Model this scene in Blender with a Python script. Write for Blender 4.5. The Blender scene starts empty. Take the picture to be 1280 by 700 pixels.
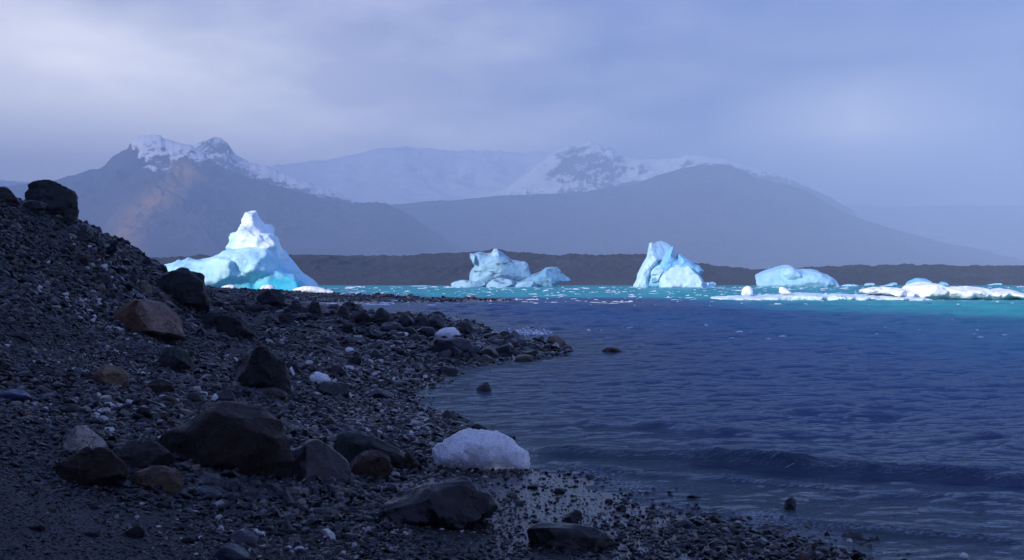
import bpy, math, random
import numpy as np
from mathutils import Vector
R = math.radians
random.seed(5)
rng = np.random.default_rng(5)
S = bpy.context.scene
COL = S.collection
F = 1280 * 40 / 36.0          # focal length in photograph pixels
H = 2.2                       # eye height above the water
SUN_EL, SUN_H = R(20), (0.72, 0.694)   # sun elevation, horizontal travel direction of the light

# ------------------------------------------------------------------ noise
def _hash(ix, iy, iz, seed):
    h = (ix.astype(np.uint32) * np.uint32(374761393)) ^ (iy.astype(np.uint32) * np.uint32(668265263)) ^ \
        (iz.astype(np.uint32) * np.uint32(2147483647 - 19)) ^ np.uint32((seed * 974634533 + 77) & 0xffffffff)
    h = (h ^ (h >> np.uint32(13))) * np.uint32(1274126177)
    h = (h ^ (h >> np.uint32(15))) * np.uint32(2246822519)
    h = h ^ (h >> np.uint32(16))
    return h.astype(np.float32) / np.float32(4294967295.0)

def vnoise(x, y, z, seed=0):
    x = np.asarray(x, np.float32); y = np.asarray(y, np.float32); z = np.asarray(z, np.float32)
    x, y, z = np.broadcast_arrays(x, y, z)
    fx, fy, fz = np.floor(x), np.floor(y), np.floor(z)
    ix, iy, iz = fx.astype(np.int64), fy.astype(np.int64), fz.astype(np.int64)
    tx, ty, tz = x - fx, y - fy, z - fz
    tx = tx * tx * tx * (tx * (tx * 6 - 15) + 10); ty = ty * ty * ty * (ty * (ty * 6 - 15) + 10); tz = tz * tz * tz * (tz * (tz * 6 - 15) + 10)
    def c(a, b, d): return _hash(ix + a, iy + b, iz + d, seed)
    x00 = c(0,0,0) * (1 - tx) + c(1,0,0) * tx; x10 = c(0,1,0) * (1 - tx) + c(1,1,0) * tx
    x01 = c(0,0,1) * (1 - tx) + c(1,0,1) * tx; x11 = c(0,1,1) * (1 - tx) + c(1,1,1) * tx
    return (x00 * (1 - ty) + x10 * ty) * (1 - tz) + (x01 * (1 - ty) + x11 * ty) * tz

def fbm(x, y, z, octs=4, seed=0, gain=0.5, ridged=False):
    s, a, f, t = 0, 1.0, 1.0, 0
    for o in range(octs):
        n = vnoise(x * f + 13.7 * o, y * f + 7.1 * o, z * f + 3.3 * o, seed + o)
        n = (1 - abs(2 * n - 1)) if ridged else n
        s = s + a * n; t += a; a *= gain; f *= 2.03
    return s / t * 2 - 1

# ------------------------------------------------------------------ mesh helpers
def tag(o, label=None, cat=None, group=None, kind=None):
    if label: o['label'] = label
    if cat: o['category'] = cat
    if group: o['group'] = group
    if kind: o['kind'] = kind
    return o

def mesh_np(name, v, quads, smooth=True, tris=None):
    me = bpy.data.meshes.new(name)
    v = np.asarray(v, np.float32); quads = np.asarray(quads, np.int32).reshape(-1, 4) if quads is not None and len(quads) else np.zeros((0, 4), np.int32)
    tr = np.asarray(tris, np.int32).reshape(-1, 3) if tris is not None and len(tris) else np.zeros((0, 3), np.int32)
    me.vertices.add(len(v)); me.vertices.foreach_set('co', v.ravel())
    nq, nt = len(quads), len(tr)
    me.loops.add(nq * 4 + nt * 3); me.loops.foreach_set('vertex_index', np.concatenate([quads.ravel(), tr.ravel()]))
    me.polygons.add(nq + nt)
    me.polygons.foreach_set('loop_start', np.concatenate([np.arange(nq) * 4, nq * 4 + np.arange(nt) * 3]).astype(np.int32))
    me.update(calc_edges=True); me.validate()
    me.polygons.foreach_set('use_smooth', np.full(len(me.polygons), smooth, bool))
    return me

def link(name, me, mat=None, loc=(0, 0, 0), parent=None):
    o = bpy.data.objects.new(name, me); COL.objects.link(o); o.location = loc
    if mat is not None and not me.materials: me.materials.append(mat)
    if parent: o.parent = parent
    return o

def attr(me, name, vals):
    a = me.attributes.new(name, 'FLOAT', 'POINT'); a.data.foreach_set('value', np.asarray(vals, np.float32))

def grid_quads(nr, nc):
    i = np.arange(nr * nc).reshape(nr, nc)
    return np.stack([i[:-1, :-1], i[:-1, 1:], i[1:, 1:], i[1:, :-1]], -1).reshape(-1, 4)

def ico(sub):
    import bmesh
    bm = bmesh.new(); bmesh.ops.create_icosphere(bm, subdivisions=sub, radius=1)
    v = np.array([p.co[:] for p in bm.verts]); f = np.array([[p.index for p in q.verts] for q in bm.faces]); bm.free()
    return v / np.linalg.norm(v, axis=1)[:, None], f
ICO = {s: ico(s) for s in (1, 2, 3, 4, 5)}

# ------------------------------------------------------------------ materials
class NT:
    def __init__(s, tree): s.t = tree; s.n = tree.nodes; s.n.clear()
    def add(s, typ, props=None, **inp):
        n = s.n.new(typ)
        for k, v in (props or {}).items(): setattr(n, k, v)
        for k, v in inp.items():
            key = int(k[1:]) if k[0] == '_' and k[1:].isdigit() else k.replace('__', ' ')
            s.set(n.inputs[key], v)
        return n
    def set(s, sock, v):
        if isinstance(v, bpy.types.NodeSocket): s.t.links.new(v, sock)
        else:
            try: sock.default_value = v
            except Exception: sock.default_value = (*v, 1.0)
    def math(s, op, a, b=0.0, clamp=False):
        n = s.add('ShaderNodeMath', dict(operation=op, use_clamp=clamp), _0=a, _1=b); return n.outputs[0]
    def mix(s, f, a, b, mode='MIX'):
        n = s.add('ShaderNodeMix', dict(data_type='RGBA', blend_type=mode))
        s.set(n.inputs[0], f); s.set(n.inputs[6], a); s.set(n.inputs[7], b); return n.outputs[2]
    def noise(s, vec, scale, detail=4, rough=0.55, out=0):
        n = s.add('ShaderNodeTexNoise', None, Vector=vec, Scale=scale, Detail=detail, Roughness=rough); return n.outputs[out]
    def ramp(s, f, stops, interp='LINEAR'):
        n = s.add('ShaderNodeValToRGB', None, Fac=f); cr = n.color_ramp; cr.interpolation = interp
        while len(cr.elements) < len(stops): cr.elements.new(0.5)
        for e, (p, c) in zip(cr.elements, stops):
            e.position = p; e.color = (*c, 1) if len(c) == 3 else c
        return n.outputs[0]
    def mapr(s, v, a, b, c=0.0, d=1.0):
        n = s.add('ShaderNodeMapRange', None, Value=v); n.inputs[1].default_value = a; n.inputs[2].default_value = b
        n.inputs[3].default_value = c; n.inputs[4].default_value = d; return n.outputs[0]

def material(name):
    m = bpy.data.materials.new(name); m.use_nodes = True
    return m, NT(m.node_tree)

def finish(t, **kw):
    bump = kw.pop('bump', None)
    p = t.add('ShaderNodeBsdfPrincipled')
    for k, v in kw.items(): t.set(p.inputs[k.replace('__', ' ')], v)
    if bump is not None: t.t.links.new(bump, p.inputs['Normal'])
    o = t.add('ShaderNodeOutputMaterial'); t.t.links.new(p.outputs[0], o.inputs[0]); return p

def bump(t, h, strength, dist, normal=None):
    n = t.add('ShaderNodeBump', None, Height=h, Strength=strength, Distance=dist)
    if normal is not None: t.t.links.new(normal, n.inputs['Normal'])
    return n.outputs[0]

def mat_rock():
    m, t = material('rock')
    tc = t.add('ShaderNodeTexCoord').outputs['Object']
    oi = t.add('ShaderNodeObjectInfo')
    loc = t.add('ShaderNodeVectorMath', dict(operation='ADD'), _0=tc, _1=oi.outputs['Location']).outputs[0]
    big = t.noise(loc, 2.2, 6, .62); mid = t.noise(loc, 14, 5, .65); fine = t.noise(loc, 70, 4, .7)
    c = t.mix(t.mapr(big, .3, .7), oi.outputs['Color'], t.mix(1.0, oi.outputs['Color'], (.45, .45, .5), 'MULTIPLY'))
    c = t.mix(t.mapr(mid, .35, .75), c, t.mix(1.0, c, (1.55, 1.45, 1.35), 'MULTIPLY'))
    speck = t.mapr(fine, .64, .70)
    c = t.mix(t.math('MULTIPLY', speck, .45), c, t.mix(.5, c, (.20, .19, .17)))
    vein = t.mapr(t.math('ABSOLUTE', t.math('SUBTRACT', t.noise(loc, 3.1, 8, .6), .5)), 0, .012, 1, 0)
    c = t.mix(t.math('MULTIPLY', vein, .35), c, t.mix(.3, c, (.16, .15, .13)))
    ch = t.add('ShaderNodeAttribute', dict(attribute_name='chip')).outputs['Fac']
    c = t.mix(ch, c, t.mix(.55, t.mix(1.0, c, (2.2, 2.2, 2.2), 'MULTIPLY'), (.20, .17, .15)))
    ro = t.mapr(t.noise(loc, 6, 4, .6), .3, .7, .2, .52)
    ed = t.add('ShaderNodeTexVoronoi', dict(feature='DISTANCE_TO_EDGE'), Vector=t.add('ShaderNodeVectorMath', dict(operation='ADD'), _0=loc, _1=t.add('ShaderNodeTexNoise', None, Vector=loc, Scale=3.0, Detail=5).outputs['Color']).outputs[0], Scale=2.6).outputs[0]
    crack = t.mapr(ed, 0, .035)
    c = t.mix(crack, t.mix(1.0, c, (.25, .25, .25), 'MULTIPLY'), c)
    b = bump(t, mid, 1.0, .06); b = bump(t, fine, 1.0, .022, b); b = bump(t, crack, .6, .04, b); b = bump(t, big, .5, .12, b)
    finish(t, Base__Color=c, Roughness=ro, bump=b, Specular__IOR__Level=.14)
    return m

def mat_wet(name, base, ro):
    m, t = material(name)
    tc = t.add('ShaderNodeTexCoord').outputs['Object']
    oi = t.add('ShaderNodeObjectInfo')
    loc = t.add('ShaderNodeVectorMath', dict(operation='ADD'), _0=tc, _1=oi.outputs['Location']).outputs[0]
    mid = t.noise(loc, 9, 5, .65)
    c = t.mix(t.mapr(mid, .35, .7), oi.outputs['Color'], t.mix(1.0, oi.outputs['Color'], (.5, .5, .55), 'MULTIPLY'))
    b = bump(t, mid, .6, .04); b = bump(t, t.noise(loc, 60, 4, .65), .6, .01, b)
    finish(t, Base__Color=c, Roughness=ro, bump=b, Specular__IOR__Level=.2)
    return m

def mat_pebble():
    m, t = material('pebble')
    oi = t.add('ShaderNodeObjectInfo')
    a = t.add('ShaderNodeAttribute', dict(attribute_type='INSTANCER', attribute_name='tint'))
    w = t.add('ShaderNodeAttribute', dict(attribute_type='INSTANCER', attribute_name='wet'))
    c = t.ramp(a.outputs['Fac'], [(0, (.002, .0022, .003)), (.45, (.0035, .004, .0055)), (.65, (.009, .010, .013)), (.77, (.028, .027, .026)), (.83, (.026, .035, .032)),
                                  (.87, (.10, .078, .054)), (.91, (.070, .038, .026)), (.95, (.10, .10, .10)), (1, (.42, .40, .36))])
    tc = t.add('ShaderNodeTexCoord').outputs['Object']
    n = t.noise(tc, 3.0, 4, .7)
    c = t.mix(t.mapr(n, .35, .7), c, t.mix(1.0, c, (.55, .55, .6), 'MULTIPLY'))
    ro = t.mapr(w.outputs['Fac'], 0, 1, .30, .13)
    finish(t, Base__Color=c, Roughness=ro, bump=bump(t, n, .15, .1), Specular__IOR__Level=.22)
    return m

def mat_ground():
    m, t = material('black_sand')
    g = t.add('ShaderNodeNewGeometry').outputs['Position']
    a = t.noise(g, .9, 6, .6); b_ = t.noise(g, 24, 5, .7); v = t.add('ShaderNodeTexVoronoi', None, Vector=g, Scale=34)
    c = t.mix(t.mapr(a, .35, .65), (.0045, .005, .0065), (.009, .009, .011))
    c = t.mix(t.mapr(b_, .55, .8), c, (.028, .027, .027))
    z = t.add('ShaderNodeSeparateXYZ', None, Vector=g).outputs[2]
    wet = t.mapr(t.math('ADD', z, t.math('MULTIPLY', t.math('SUBTRACT', a, .5), .10)), .05, .32, 1, 0)
    ro = t.mapr(wet, 0, 1, .75, .24)
    c = t.mix(wet, c, t.mix(1.0, c, (.6, .6, .65), 'MULTIPLY'))
    bb = bump(t, v.outputs['Distance'], t.mapr(wet, 0, 1, .7, .12), .03); bb = bump(t, b_, t.mapr(wet, 0, 1, .5, .2), .02, bb)
    finish(t, Base__Color=c, Roughness=ro, bump=bb)
    return m

def mat_water():
    m, t = material('glacial_water')
    g = t.add('ShaderNodeNewGeometry').outputs['Position']
    dep = t.add('ShaderNodeAttribute', dict(attribute_name='depth')).outputs['Fac']
    fo = t.add('ShaderNodeAttribute', dict(attribute_name='foam')).outputs['Fac']
    n0 = t.noise(g, .11, 5, .65)
    deep = t.mix(t.mapr(n0, .35, .65), (.005, .23, .27), (.010, .41, .37))
    c = t.mix(t.mapr(dep, 0.02, 1.1), (.012, .020, .026), t.mix(t.mapr(dep, .5, 2.6), (.014, .052, .20), deep))
    sx = t.add('ShaderNodeMapping', None, Vector=g); sx.inputs['Scale'].default_value = (1, 1.9, 1)
    n1 = t.noise(sx.outputs[0], 3.0, 5, .62); n2 = t.noise(sx.outputs[0], 14.0, 4, .6)
    fn = t.noise(g, 26, 4, .75)
    fmask = t.math('MULTIPLY', t.mapr(fo, .25, .9), t.mapr(fn, .46, .62), True)
    b = bump(t, n1, .6, .13); b = bump(t, n2, .6, .035, b)
    c = t.mix(fmask, c, (.72, .76, .8))
    # wind-roughened water: unresolved wavelets keep even the flattest view from becoming a full mirror
    fr = t.math('MINIMUM', t.add('ShaderNodeFresnel', None, IOR=1.333, Normal=b).outputs[0], t.mapr(dep, .02, 1.0, .50, .29))
    fr = t.math('MULTIPLY', fr, t.math('SUBTRACT', 1.0, fmask))
    df = t.add('ShaderNodeBsdfDiffuse', None, Color=c, Normal=b); gl = t.add('ShaderNodeBsdfGlossy', None, Color=(.76, .89, 1, 1), Roughness=.08, Normal=b)
    mx = t.add('ShaderNodeMixShader', None, _0=fr, _1=df.outputs[0], _2=gl.outputs[0])
    o = t.add('ShaderNodeOutputMaterial'); t.t.links.new(mx.outputs[0], o.inputs[0])
    return m

def mat_ice(name='glacier_ice', white=(.86, .95, .95), blue=(.04, .56, .72), dirt=.6, sss=.12):
    m, t = material(name)
    tc = t.add('ShaderNodeTexCoord').outputs['Object']
    bl = t.add('ShaderNodeAttribute', dict(attribute_name='blue')).outputs['Fac']
    di = t.add('ShaderNodeAttribute', dict(attribute_name='dirt')).outputs['Fac']
    n = t.noise(tc, .5, 6, .6); n2 = t.noise(tc, 2.4, 6, .65)
    f = t.math('ADD', bl, t.math('MULTIPLY', t.math('SUBTRACT', n, .5), .55), True)
    c = t.ramp(f, [(0, white), (.4, tuple(.55 * a + .45 * b for a, b in zip(white, blue))), (1, blue)])
    sm = t.add('ShaderNodeMapping', None, Vector=tc); sm.inputs['Rotation'].default_value = (0.5, .75, .2); sm.inputs['Scale'].default_value = (.8, .8, 1.9)
    st = t.noise(sm.outputs[0], .24, 8, .66)
    dm = t.math('MULTIPLY', t.mapr(st, .55, .64), t.math('MULTIPLY', di, dirt), True)
    c = t.mix(dm, c, (.06, .065, .07))
    b = bump(t, n2, .4, .25); b = bump(t, t.noise(tc, 9, 5, .65), .4, .06, b)
    p = finish(t, Base__Color=c, Roughness=.5, bump=b, Subsurface__Weight=sss, Subsurface__Scale=.5, IOR=1.31)
    p.inputs['Subsurface Radius'].default_value = (.15, .55, 1.0)
    return m

def mat_clear_ice():
    m, t = material('clear_ice')
    tc = t.add('ShaderNodeTexCoord').outputs['Object']
    n = t.noise(tc, 11, 7, .75); v = t.add('ShaderNodeTexVoronoi', None, Vector=tc, Scale=30); v2 = t.add('ShaderNodeTexVoronoi', None, Vector=tc, Scale=75)
    c = t.mix(t.mapr(n, .35, .7), (1, 1, 1), (.90, .93, .96))
    b = bump(t, n, .8, .08); b = bump(t, v.outputs['Distance'], 1.0, .03, b); b = bump(t, v2.outputs['Distance'], .9, .012, b)
    p = t.add('ShaderNodeBsdfPrincipled', None, Base__Color=c, Roughness=.05, IOR=1.5, Normal=b, Subsurface__Weight=.9, Subsurface__Scale=.45, Coat__Weight=1.0, Coat__Roughness=.03)
    p.inputs['Subsurface Radius'].default_value = (1.0, 1.0, 1.0)
    tr = t.add('ShaderNodeBsdfTranslucent', None, Color=(.97, .98, 1.0, 1), Normal=b)
    mx = t.add('ShaderNodeMixShader', None, _0=.2, _1=p.outputs[0], _2=tr.outputs[0])
    o = t.add('ShaderNodeOutputMaterial'); t.t.links.new(mx.outputs[0], o.inputs[0])
    return m

def mat_foam():
    m, t = material('foam'); finish(t, Base__Color=(.85, .88, .9), Roughness=.6); return m

def mat_mountain(name, rock_a, rock_b, snow=True):
    m, t = material(name)
    g = t.add('ShaderNodeNewGeometry')
    pos = g.outputs['Position']
    sn = t.add('ShaderNodeAttribute', dict(attribute_name='snow')).outputs['Fac']
    sunp = t.add('ShaderNodeAttribute', dict(attribute_name='sun_patch')).outputs['Fac']
    n = t.noise(pos, .006, 7, .62); n2 = t.noise(pos, .03, 6, .7)
    n5 = t.noise(pos, .05, 7, .7)
    c = t.mix(t.mapr(n, .35, .65), rock_a, rock_b); c = t.mix(t.mapr(n5, .5, .72), c, t.mix(1.0, c, (1.9, 1.8, 1.7), 'MULTIPLY')); c = t.mix(t.mapr(n5, .42, .3), c, t.mix(1.0, c, (.45, .45, .5), 'MULTIPLY'))
    c = t.mix(t.math('MULTIPLY', sunp, t.mapr(n2, .25, .6), True), c, (.50, .27, .10))  # sunlight breaking onto the slope, painted in as a warm colour
    if snow:
        mpg = t.add('ShaderNodeMapping', None, Vector=pos); mpg.inputs['Scale'].default_value = (.7, .4, 1.5); mpg.inputs['Rotation'].default_value = (0, .5, 0)
        n3 = t.noise(mpg.outputs[0], .016, 9, .74); n4 = t.noise(pos, .07, 5, .7)
        nz = t.add('ShaderNodeSeparateXYZ', None, Vector=g.outputs['Normal'])
        slope = t.math('MULTIPLY', t.math('SUBTRACT', nz.outputs[2], .78), 1.6)
        f = t.math('ADD', sn, t.math('ADD', t.math('MULTIPLY', t.math('SUBTRACT', n3, .5), 3.4), t.math('ADD', slope, t.math('MULTIPLY', t.math('SUBTRACT', n4, .5), 1.2))))
        c = t.mix(t.mapr(f, .48, .72), c, (.90, .91, .92))
    finish(t, Base__Color=c, Roughness=.85, bump=bump(t, n2, .5, 12))
    return m

M_ROCK = mat_rock(); M_WET = mat_wet('wet_rock', 0, .16); M_PEB = mat_pebble(); M_GROUND = mat_ground(); M_WATER = mat_water()
M_ICE = mat_ice(); M_ICE_W = mat_ice('white_ice', (.90, .91, .91), (.30, .58, .70), .25, .1); M_CLEAR = mat_clear_ice(); M_FOAM = mat_foam()
M_ICE_B = mat_ice('blue_white_ice', (.62, .82, .89), (.07, .42, .68), .6, .1)
M_ICE_D = mat_ice('dirty_ice', (.44, .63, .73), (.05, .26, .44), .9, .1)

# ------------------------------------------------------------------ terrain
CP = [(.0, 6.2, .674)]
def cpx(px, py, D): CP.append(((px - 640) / F, D, H - (py - 350) / F * D))
def cpz(px, D, z): CP.append(((px - 640) / F, D, z))
def cpw(X, D, z): CP.append((X / D, D, z))
CP.clear()
for a in [(0,700,6.2),(0,600,8),(0,540,10),(0,480,13),(0,430,16),(0,380,18.5),(0,330,21.5),(0,280,24.5),(0,250,26.5),(0,258,29),(60,284,31),(-140,205,28),
          (100,700,6.5),(100,600,9),(100,500,13),(100,430,18),(100,380,22.5),(100,330,26.5),(96,287,29.5),
          (200,700,7),(200,600,9.5),(200,500,14.5),(200,430,22),(200,380,30),(197,350,34.5),(183,326,36),(140,304,33),
          (300,700,7.4),(300,600,10.5),(300,500,16.5),(300,430,27),(300,393,38),(300,374,46),
          (400,700,8),(400,600,11.3),(400,500,18.5),(400,430,31),(400,399,46),(400,387,57),
          (500,700,8.3),(500,640,10),(500,600,12),(500,540,16),(500,500,20.5),(500,460,26.5),(500,430,34),(500,412,43),(500,400,52),
          (560,425,39),(620,427,39),(640,700,8.6),(640,640,10.4),(640,600,12.2),(760,700,8.75),
          (380,366.5,150),(470,369.5,135),(560,373.5,124),(640,376,118)]: cpx(*a)
for X, D, z in [(2.89,8.94,-.005),(1.7,10.98,0),(.39,13.9,0),(-.98,17.4,0),(-1.6,24,0),(-1.2,28.4,0),(1.65,38.4,.01),(1.2,43,-.12),(-2,58,0),(-9.2,80,0),(-15,100,.02),
                (6,10,-.22),(10,9,-.45),(3.2,12.5,-.13),(4,15,-.3),(2.2,20,-.3),(5,20,-.5),(3,28,-.35),(6,40,-.6),(3,60,-.8),(0,85,-.8),(-7,104,-.25),(4,108,-.9),
                (30,100,-2.2),(30,30,-1.1),(30,10,-1.2),(12,6,-.35),(5,6,-.02),(12,150,-2),(40,200,-6),(-10,160,-1.6),(-25,175,-.9),(-40,215,-2.5),(-80,235,-2),
                (8,112,-.12),(-12,112,.05),(-24,128,.12),(-22,100,.55),
                (-12,30,4.0),(-14,40,3.4),(-15,50,2.0),(-20,70,1.6),(-30,80,2.5),(-30,110,1.3),(-18,80,.8),(-45,150,1.2),(-42,178,.42),(-30,166,.2),(-55,190,.5),(-90,170,3),(-90,215,.3),
                (-20,26,6),(-30,20,8),(-12,10,2.2),(-6,4,.9),(-2.5,4,.6),(0,4,.25),(2,4,.12),(8,4,.0),(-30,50,6),(-60,90,9)]: cpw(X, D, z)
CP_ = np.array(CP)
def _tps_coords(u, D): return np.stack([u * 3.0, np.log(np.maximum(D, 3.0)) * 1.0], -1)
_P = _tps_coords(CP_[:, 0], CP_[:, 1])
def _phi(r2): return np.where(r2 > 1e-12, r2 * np.log(np.maximum(r2, 1e-12)), 0)
_scale = np.maximum(1.0, CP_[:, 1] / 40)
_n = len(_P)
_K = _phi(((_P[:, None] - _P[None]) ** 2).sum(-1)) + np.diag(2e-3 * np.ones(_n))
_A = np.zeros((_n + 3, _n + 3)); _A[:_n, :_n] = _K; _Q = np.c_[np.ones(_n), _P]; _A[:_n, _n:] = _Q; _A[_n:, :_n] = _Q.T
_W = np.linalg.solve(_A, np.r_[CP_[:, 2], 0, 0, 0])
def ground_smooth(X, Y):
    X = np.asarray(X, float); Y = np.maximum(np.asarray(Y, float), 3.0)
    sh = X.shape; p = _tps_coords((X / Y).ravel(), Y.ravel()); out = np.empty(len(p))
    for i in range(0, len(p), 40000):
        q = p[i:i + 40000]
        out[i:i + 40000] = _phi(((q[:, None] - _P[None]) ** 2).sum(-1)) @ _W[:_n] + np.c_[np.ones(len(q)), q] @ _W[_n:]
    return out.reshape(sh)
def ground(X, Y):
    X = np.asarray(X, float); Y = np.asarray(Y, float)
    z = ground_smooth(X, Y)
    land = np.clip((z + .05) / .5, .12, 1)
    near = np.clip(Y / 12, .5, 3)
    z = z + land * .10 * near * fbm(X * .5, Y * .5, 0 * X, 3, 11) + .022 * np.clip(land * 1.5, .5, 1) * fbm(X * 2.4, Y * 2.4, 0 * X, 3, 23)
    return z
def hit(px, py, dmax=260.0):
    """First point of the ground (or the water) along the ray of a photograph pixel."""
    Y = 4.5 * (dmax / 4.5) ** np.linspace(0, 1, 1400); X = (px - 640) / F * Y; Z = H - (py - 350) / F * Y
    g = np.maximum(ground(X, Y), 0.0)
    k = np.argmax(Z <= g)
    if Z[k] > g[k]: k = len(Y) - 1
    return X[k], Y[k], g[k]

def fan(u0, u1, nu, d0, d1, nd):
    u = np.linspace(u0, u1, nu); d = d0 * (d1 / d0) ** np.linspace(0, 1, nd)
    D, U = np.meshgrid(d, u, indexing='ij'); return U * D, D

X, Y = fan(-2.6, 1.5, 900, 2.6, 300, 620)
Zg = ground(X, Y)
edge = np.clip((Y - 200) / 60, 0, 1); Zg = Zg * (1 - edge) - 3 * edge
me = mesh_np('ground', np.stack([X, Y, Zg], -1).reshape(-1, 3), grid_quads(*X.shape))
tag(link('ground', me, M_GROUND), kind='structure')

# ------------------------------------------------------------------ water with real waves
X, Y = fan(-.95, .95, 960, 3.4, 640, 1250)
depth = np.maximum(-ground_smooth(X, Y), -0.3)
depth = np.where(Y > 130, np.maximum(depth, 0) + np.clip((Y - 130) / 12, 0, 6) * (X > -12), depth)
space = Y * .0042
z = np.zeros_like(X)
amp_sh = np.clip(.32 + depth / .6, .14, 1)
far_amp = np.clip(Y / 60, .55, 1.3)
for i in range(76):
    lam = .13 * (5.0 / .13) ** ((i + rng.random()) / 76)
    th = R(-90 + rng.normal(0, 27) + 12)
    k = 2 * math.pi / lam; a = lam * (.0125 if lam < .8 else .0078 if lam < 1.6 else .0042 if lam < 3 else .003)
    fade = np.clip(lam / (space * 2.6) - .6, 0, 1)
    grp = .45 + 1.1 * vnoise(X / (lam * 5) + i * 3.1, Y / (lam * 5), i * 1.7 + 0 * X, 50 + i % 7) if i % 2 == 0 else 1.0
    ph = k * (math.cos(th) * X + math.sin(th) * Y) + rng.random() * 6.28 + 1.6 * (vnoise(X / (lam * 3), Y / (lam * 6), 0 * X + i, 90) if i % 3 == 0 else 0)
    s = np.sin(ph)
    z += a * fade * grp * (s + .28 * s * s)
z *= amp_sh * far_amp
foam = np.zeros_like(X)
def breaker(pts, h, wf, wb, seed, f=0.0):
    """a small wave running in along the beach: steep towards the shore, long at the back"""
    global z, foam
    pts = np.array(pts); sel = Y < 26
    x, y = X[sel], Y[sel]
    yc = np.interp(x, pts[:, 0], pts[:, 1]); hh = np.interp(x, pts[:, 0], pts[:, 2])
    yc = yc + .30 * fbm(x * .9, 0 * x, 0 * x + seed, 3, seed)
    hh = hh * np.clip(.4 + 1.2 * vnoise(x * 1.1, y * .2, 0 * x, seed + 3) + .25 * fbm(x * 2.5, y * 2, 0 * x, 3, seed + 8), 0, 1.6)
    d = y - yc
    prof = np.where(d < 0, np.exp(-(d / wf) ** 2), np.exp(-(d / wb) ** 2))
    z[sel] += h * hh * prof
    foam[sel] = np.maximum(foam[sel], f * hh * np.exp(-((d + wf * .9) / (wf * 1.2)) ** 2))
breaker([(-.2, 14.9, 0), (.5, 14.4, .6), (2.1, 13.7, 1), (3.2, 13.2, 1.1), (5, 12.6, .9), (8, 12.0, .7), (12, 11.5, .6)], .115, .17, .75, 3, .03)
breaker([(.3, 13.75, 0), (.8, 13.35, .8), (1.8, 12.75, 1), (2.8, 12.2, .9), (3.4, 11.8, .7), (5, 11.2, .35)], .055, .10, .5, 7, .32)
breaker([(1.4, 11.4, 0), (2.2, 10.7, .5), (3.2, 10.05, .9), (4.2, 9.6, .8), (6, 9.1, .5)], .035, .08, .45, 9, .3)
breaker([(-.6, 17.6, 0), (.6, 17.2, .6), (3, 16.4, .8), (7, 15.4, .7), (12, 14.8, .5)], .06, .25, .8, 13, 0)
breaker([(-1.2, 21.0, 0), (.8, 20.6, .6), (3, 20.3, .8), (7, 19.5, .7), (12, 18.8, .5)], .05, .3, .9, 17, 0)
shore = np.exp(-((depth - .01) / .035) ** 2) * (Y < 70) * np.clip(fbm(X * .8, Y * .8, 0 * X, 3, 31) * 2 + .15, 0, 1)
foam = np.maximum(foam, shore * .5)
me = mesh_np('water', np.stack([X, Y, z], -1).reshape(-1, 3), grid_quads(*X.shape))
attr(me, 'depth', np.clip(depth, 0, 6).ravel()); attr(me, 'foam', foam.ravel())
tag(link('water', me, M_WATER), kind='structure')

# whitecaps: short jagged crests of foam on the windy, sunlit lagoon
def foam_ridges(name, items):
    V, Q = [], []; n0 = 0
    for (x, y, L, h, w) in items:
        k = max(4, min(12, int(L / .35)))
        t = np.linspace(-1, 1, k)
        hh = h * (1 - t ** 2) ** .6 * (.35 + .9 * rng.random(k)); yy = y + .25 * w * rng.normal(0, 1, k); xx = x + t * L / 2
        a = np.stack([xx, yy - w, np.full(k, -.15)], -1); b = np.stack([xx + .04 * rng.normal(0, 1, k), yy, hh + .03], -1); c = np.stack([xx, yy + w * 1.3, np.full(k, -.15)], -1)
        v = np.stack([a, b, c], 1).reshape(-1, 3)
        i = np.arange(k - 1)[:, None] * 3
        q = np.concatenate([i + [0, 3, 4, 1], i + [1, 4, 5, 2]])
        V.append(v); Q.append(q + n0); n0 += len(v)
    me = mesh_np(name, np.concatenate(V), np.concatenate(Q), True)
    return tag(link(name, me, M_FOAM), kind='stuff')
items = []
for i in range(1150):
    px = rng.uniform(400, 1500) if i < 1010 else rng.uniform(-100, 400); py = 358.6 + 24 * rng.random() ** 1.5
    D = H * F / (py - 350)
    if D < 92 or D > 352 or px < 400 and D < 260: continue
    items.append(((px - 640) / F * D, D * rng.uniform(.96, 1.04), (.35 + 2.2 * rng.random() ** 2.5) * (D / 200) ** .55, rng.uniform(.04, .20) * (D / 200) ** .6, .22 * (D / 200) ** .5))
for i in range(110):
    px = rng.uniform(560, 1320); py = rng.uniform(380, 425); D = H * F / (py - 350)
    if ground_smooth((px - 640) / F * D, D) > -.1: continue
    items.append(((px - 640) / F * D, D, rng.uniform(.12, .4), rng.uniform(.02, .05), .04))
for i in range(26):   # the surf line off the tip of the spit
    px = rng.uniform(655, 790); D = H * F / (378.3 + .2 * rng.normal() - 350); items.append(((px - 640) / F * D, D, rng.uniform(.4, 1.4), rng.uniform(.04, .10), .1))
foam_ridges('foam', items)

# ------------------------------------------------------------------ surface nets: lumps built from outlines with their own depth
def poly_sd(poly, gx, gz):
    P = np.asarray(poly, float); n = len(P)
    px, pz = gx.ravel(), gz.ravel(); d = np.full(px.shape, 1e18); ins = np.zeros(px.shape, bool)
    for i in range(n):
        a, b = P[i], P[(i + 1) % n]; e = b - a
        wx, wz = px - a[0], pz - a[1]
        t = np.clip((wx * e[0] + wz * e[1]) / max(e @ e, 1e-12), 0, 1)
        d = np.minimum(d, (wx - t * e[0]) ** 2 + (wz - t * e[1]) ** 2)
        c = ((a[1] > pz) != (b[1] > pz))
        if abs(e[1]) > 1e-12: ins ^= c & (px < e[0] * (pz - a[1]) / e[1] + a[0])
    d = np.sqrt(d); return np.where(ins, d, -d).reshape(gx.shape)

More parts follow.
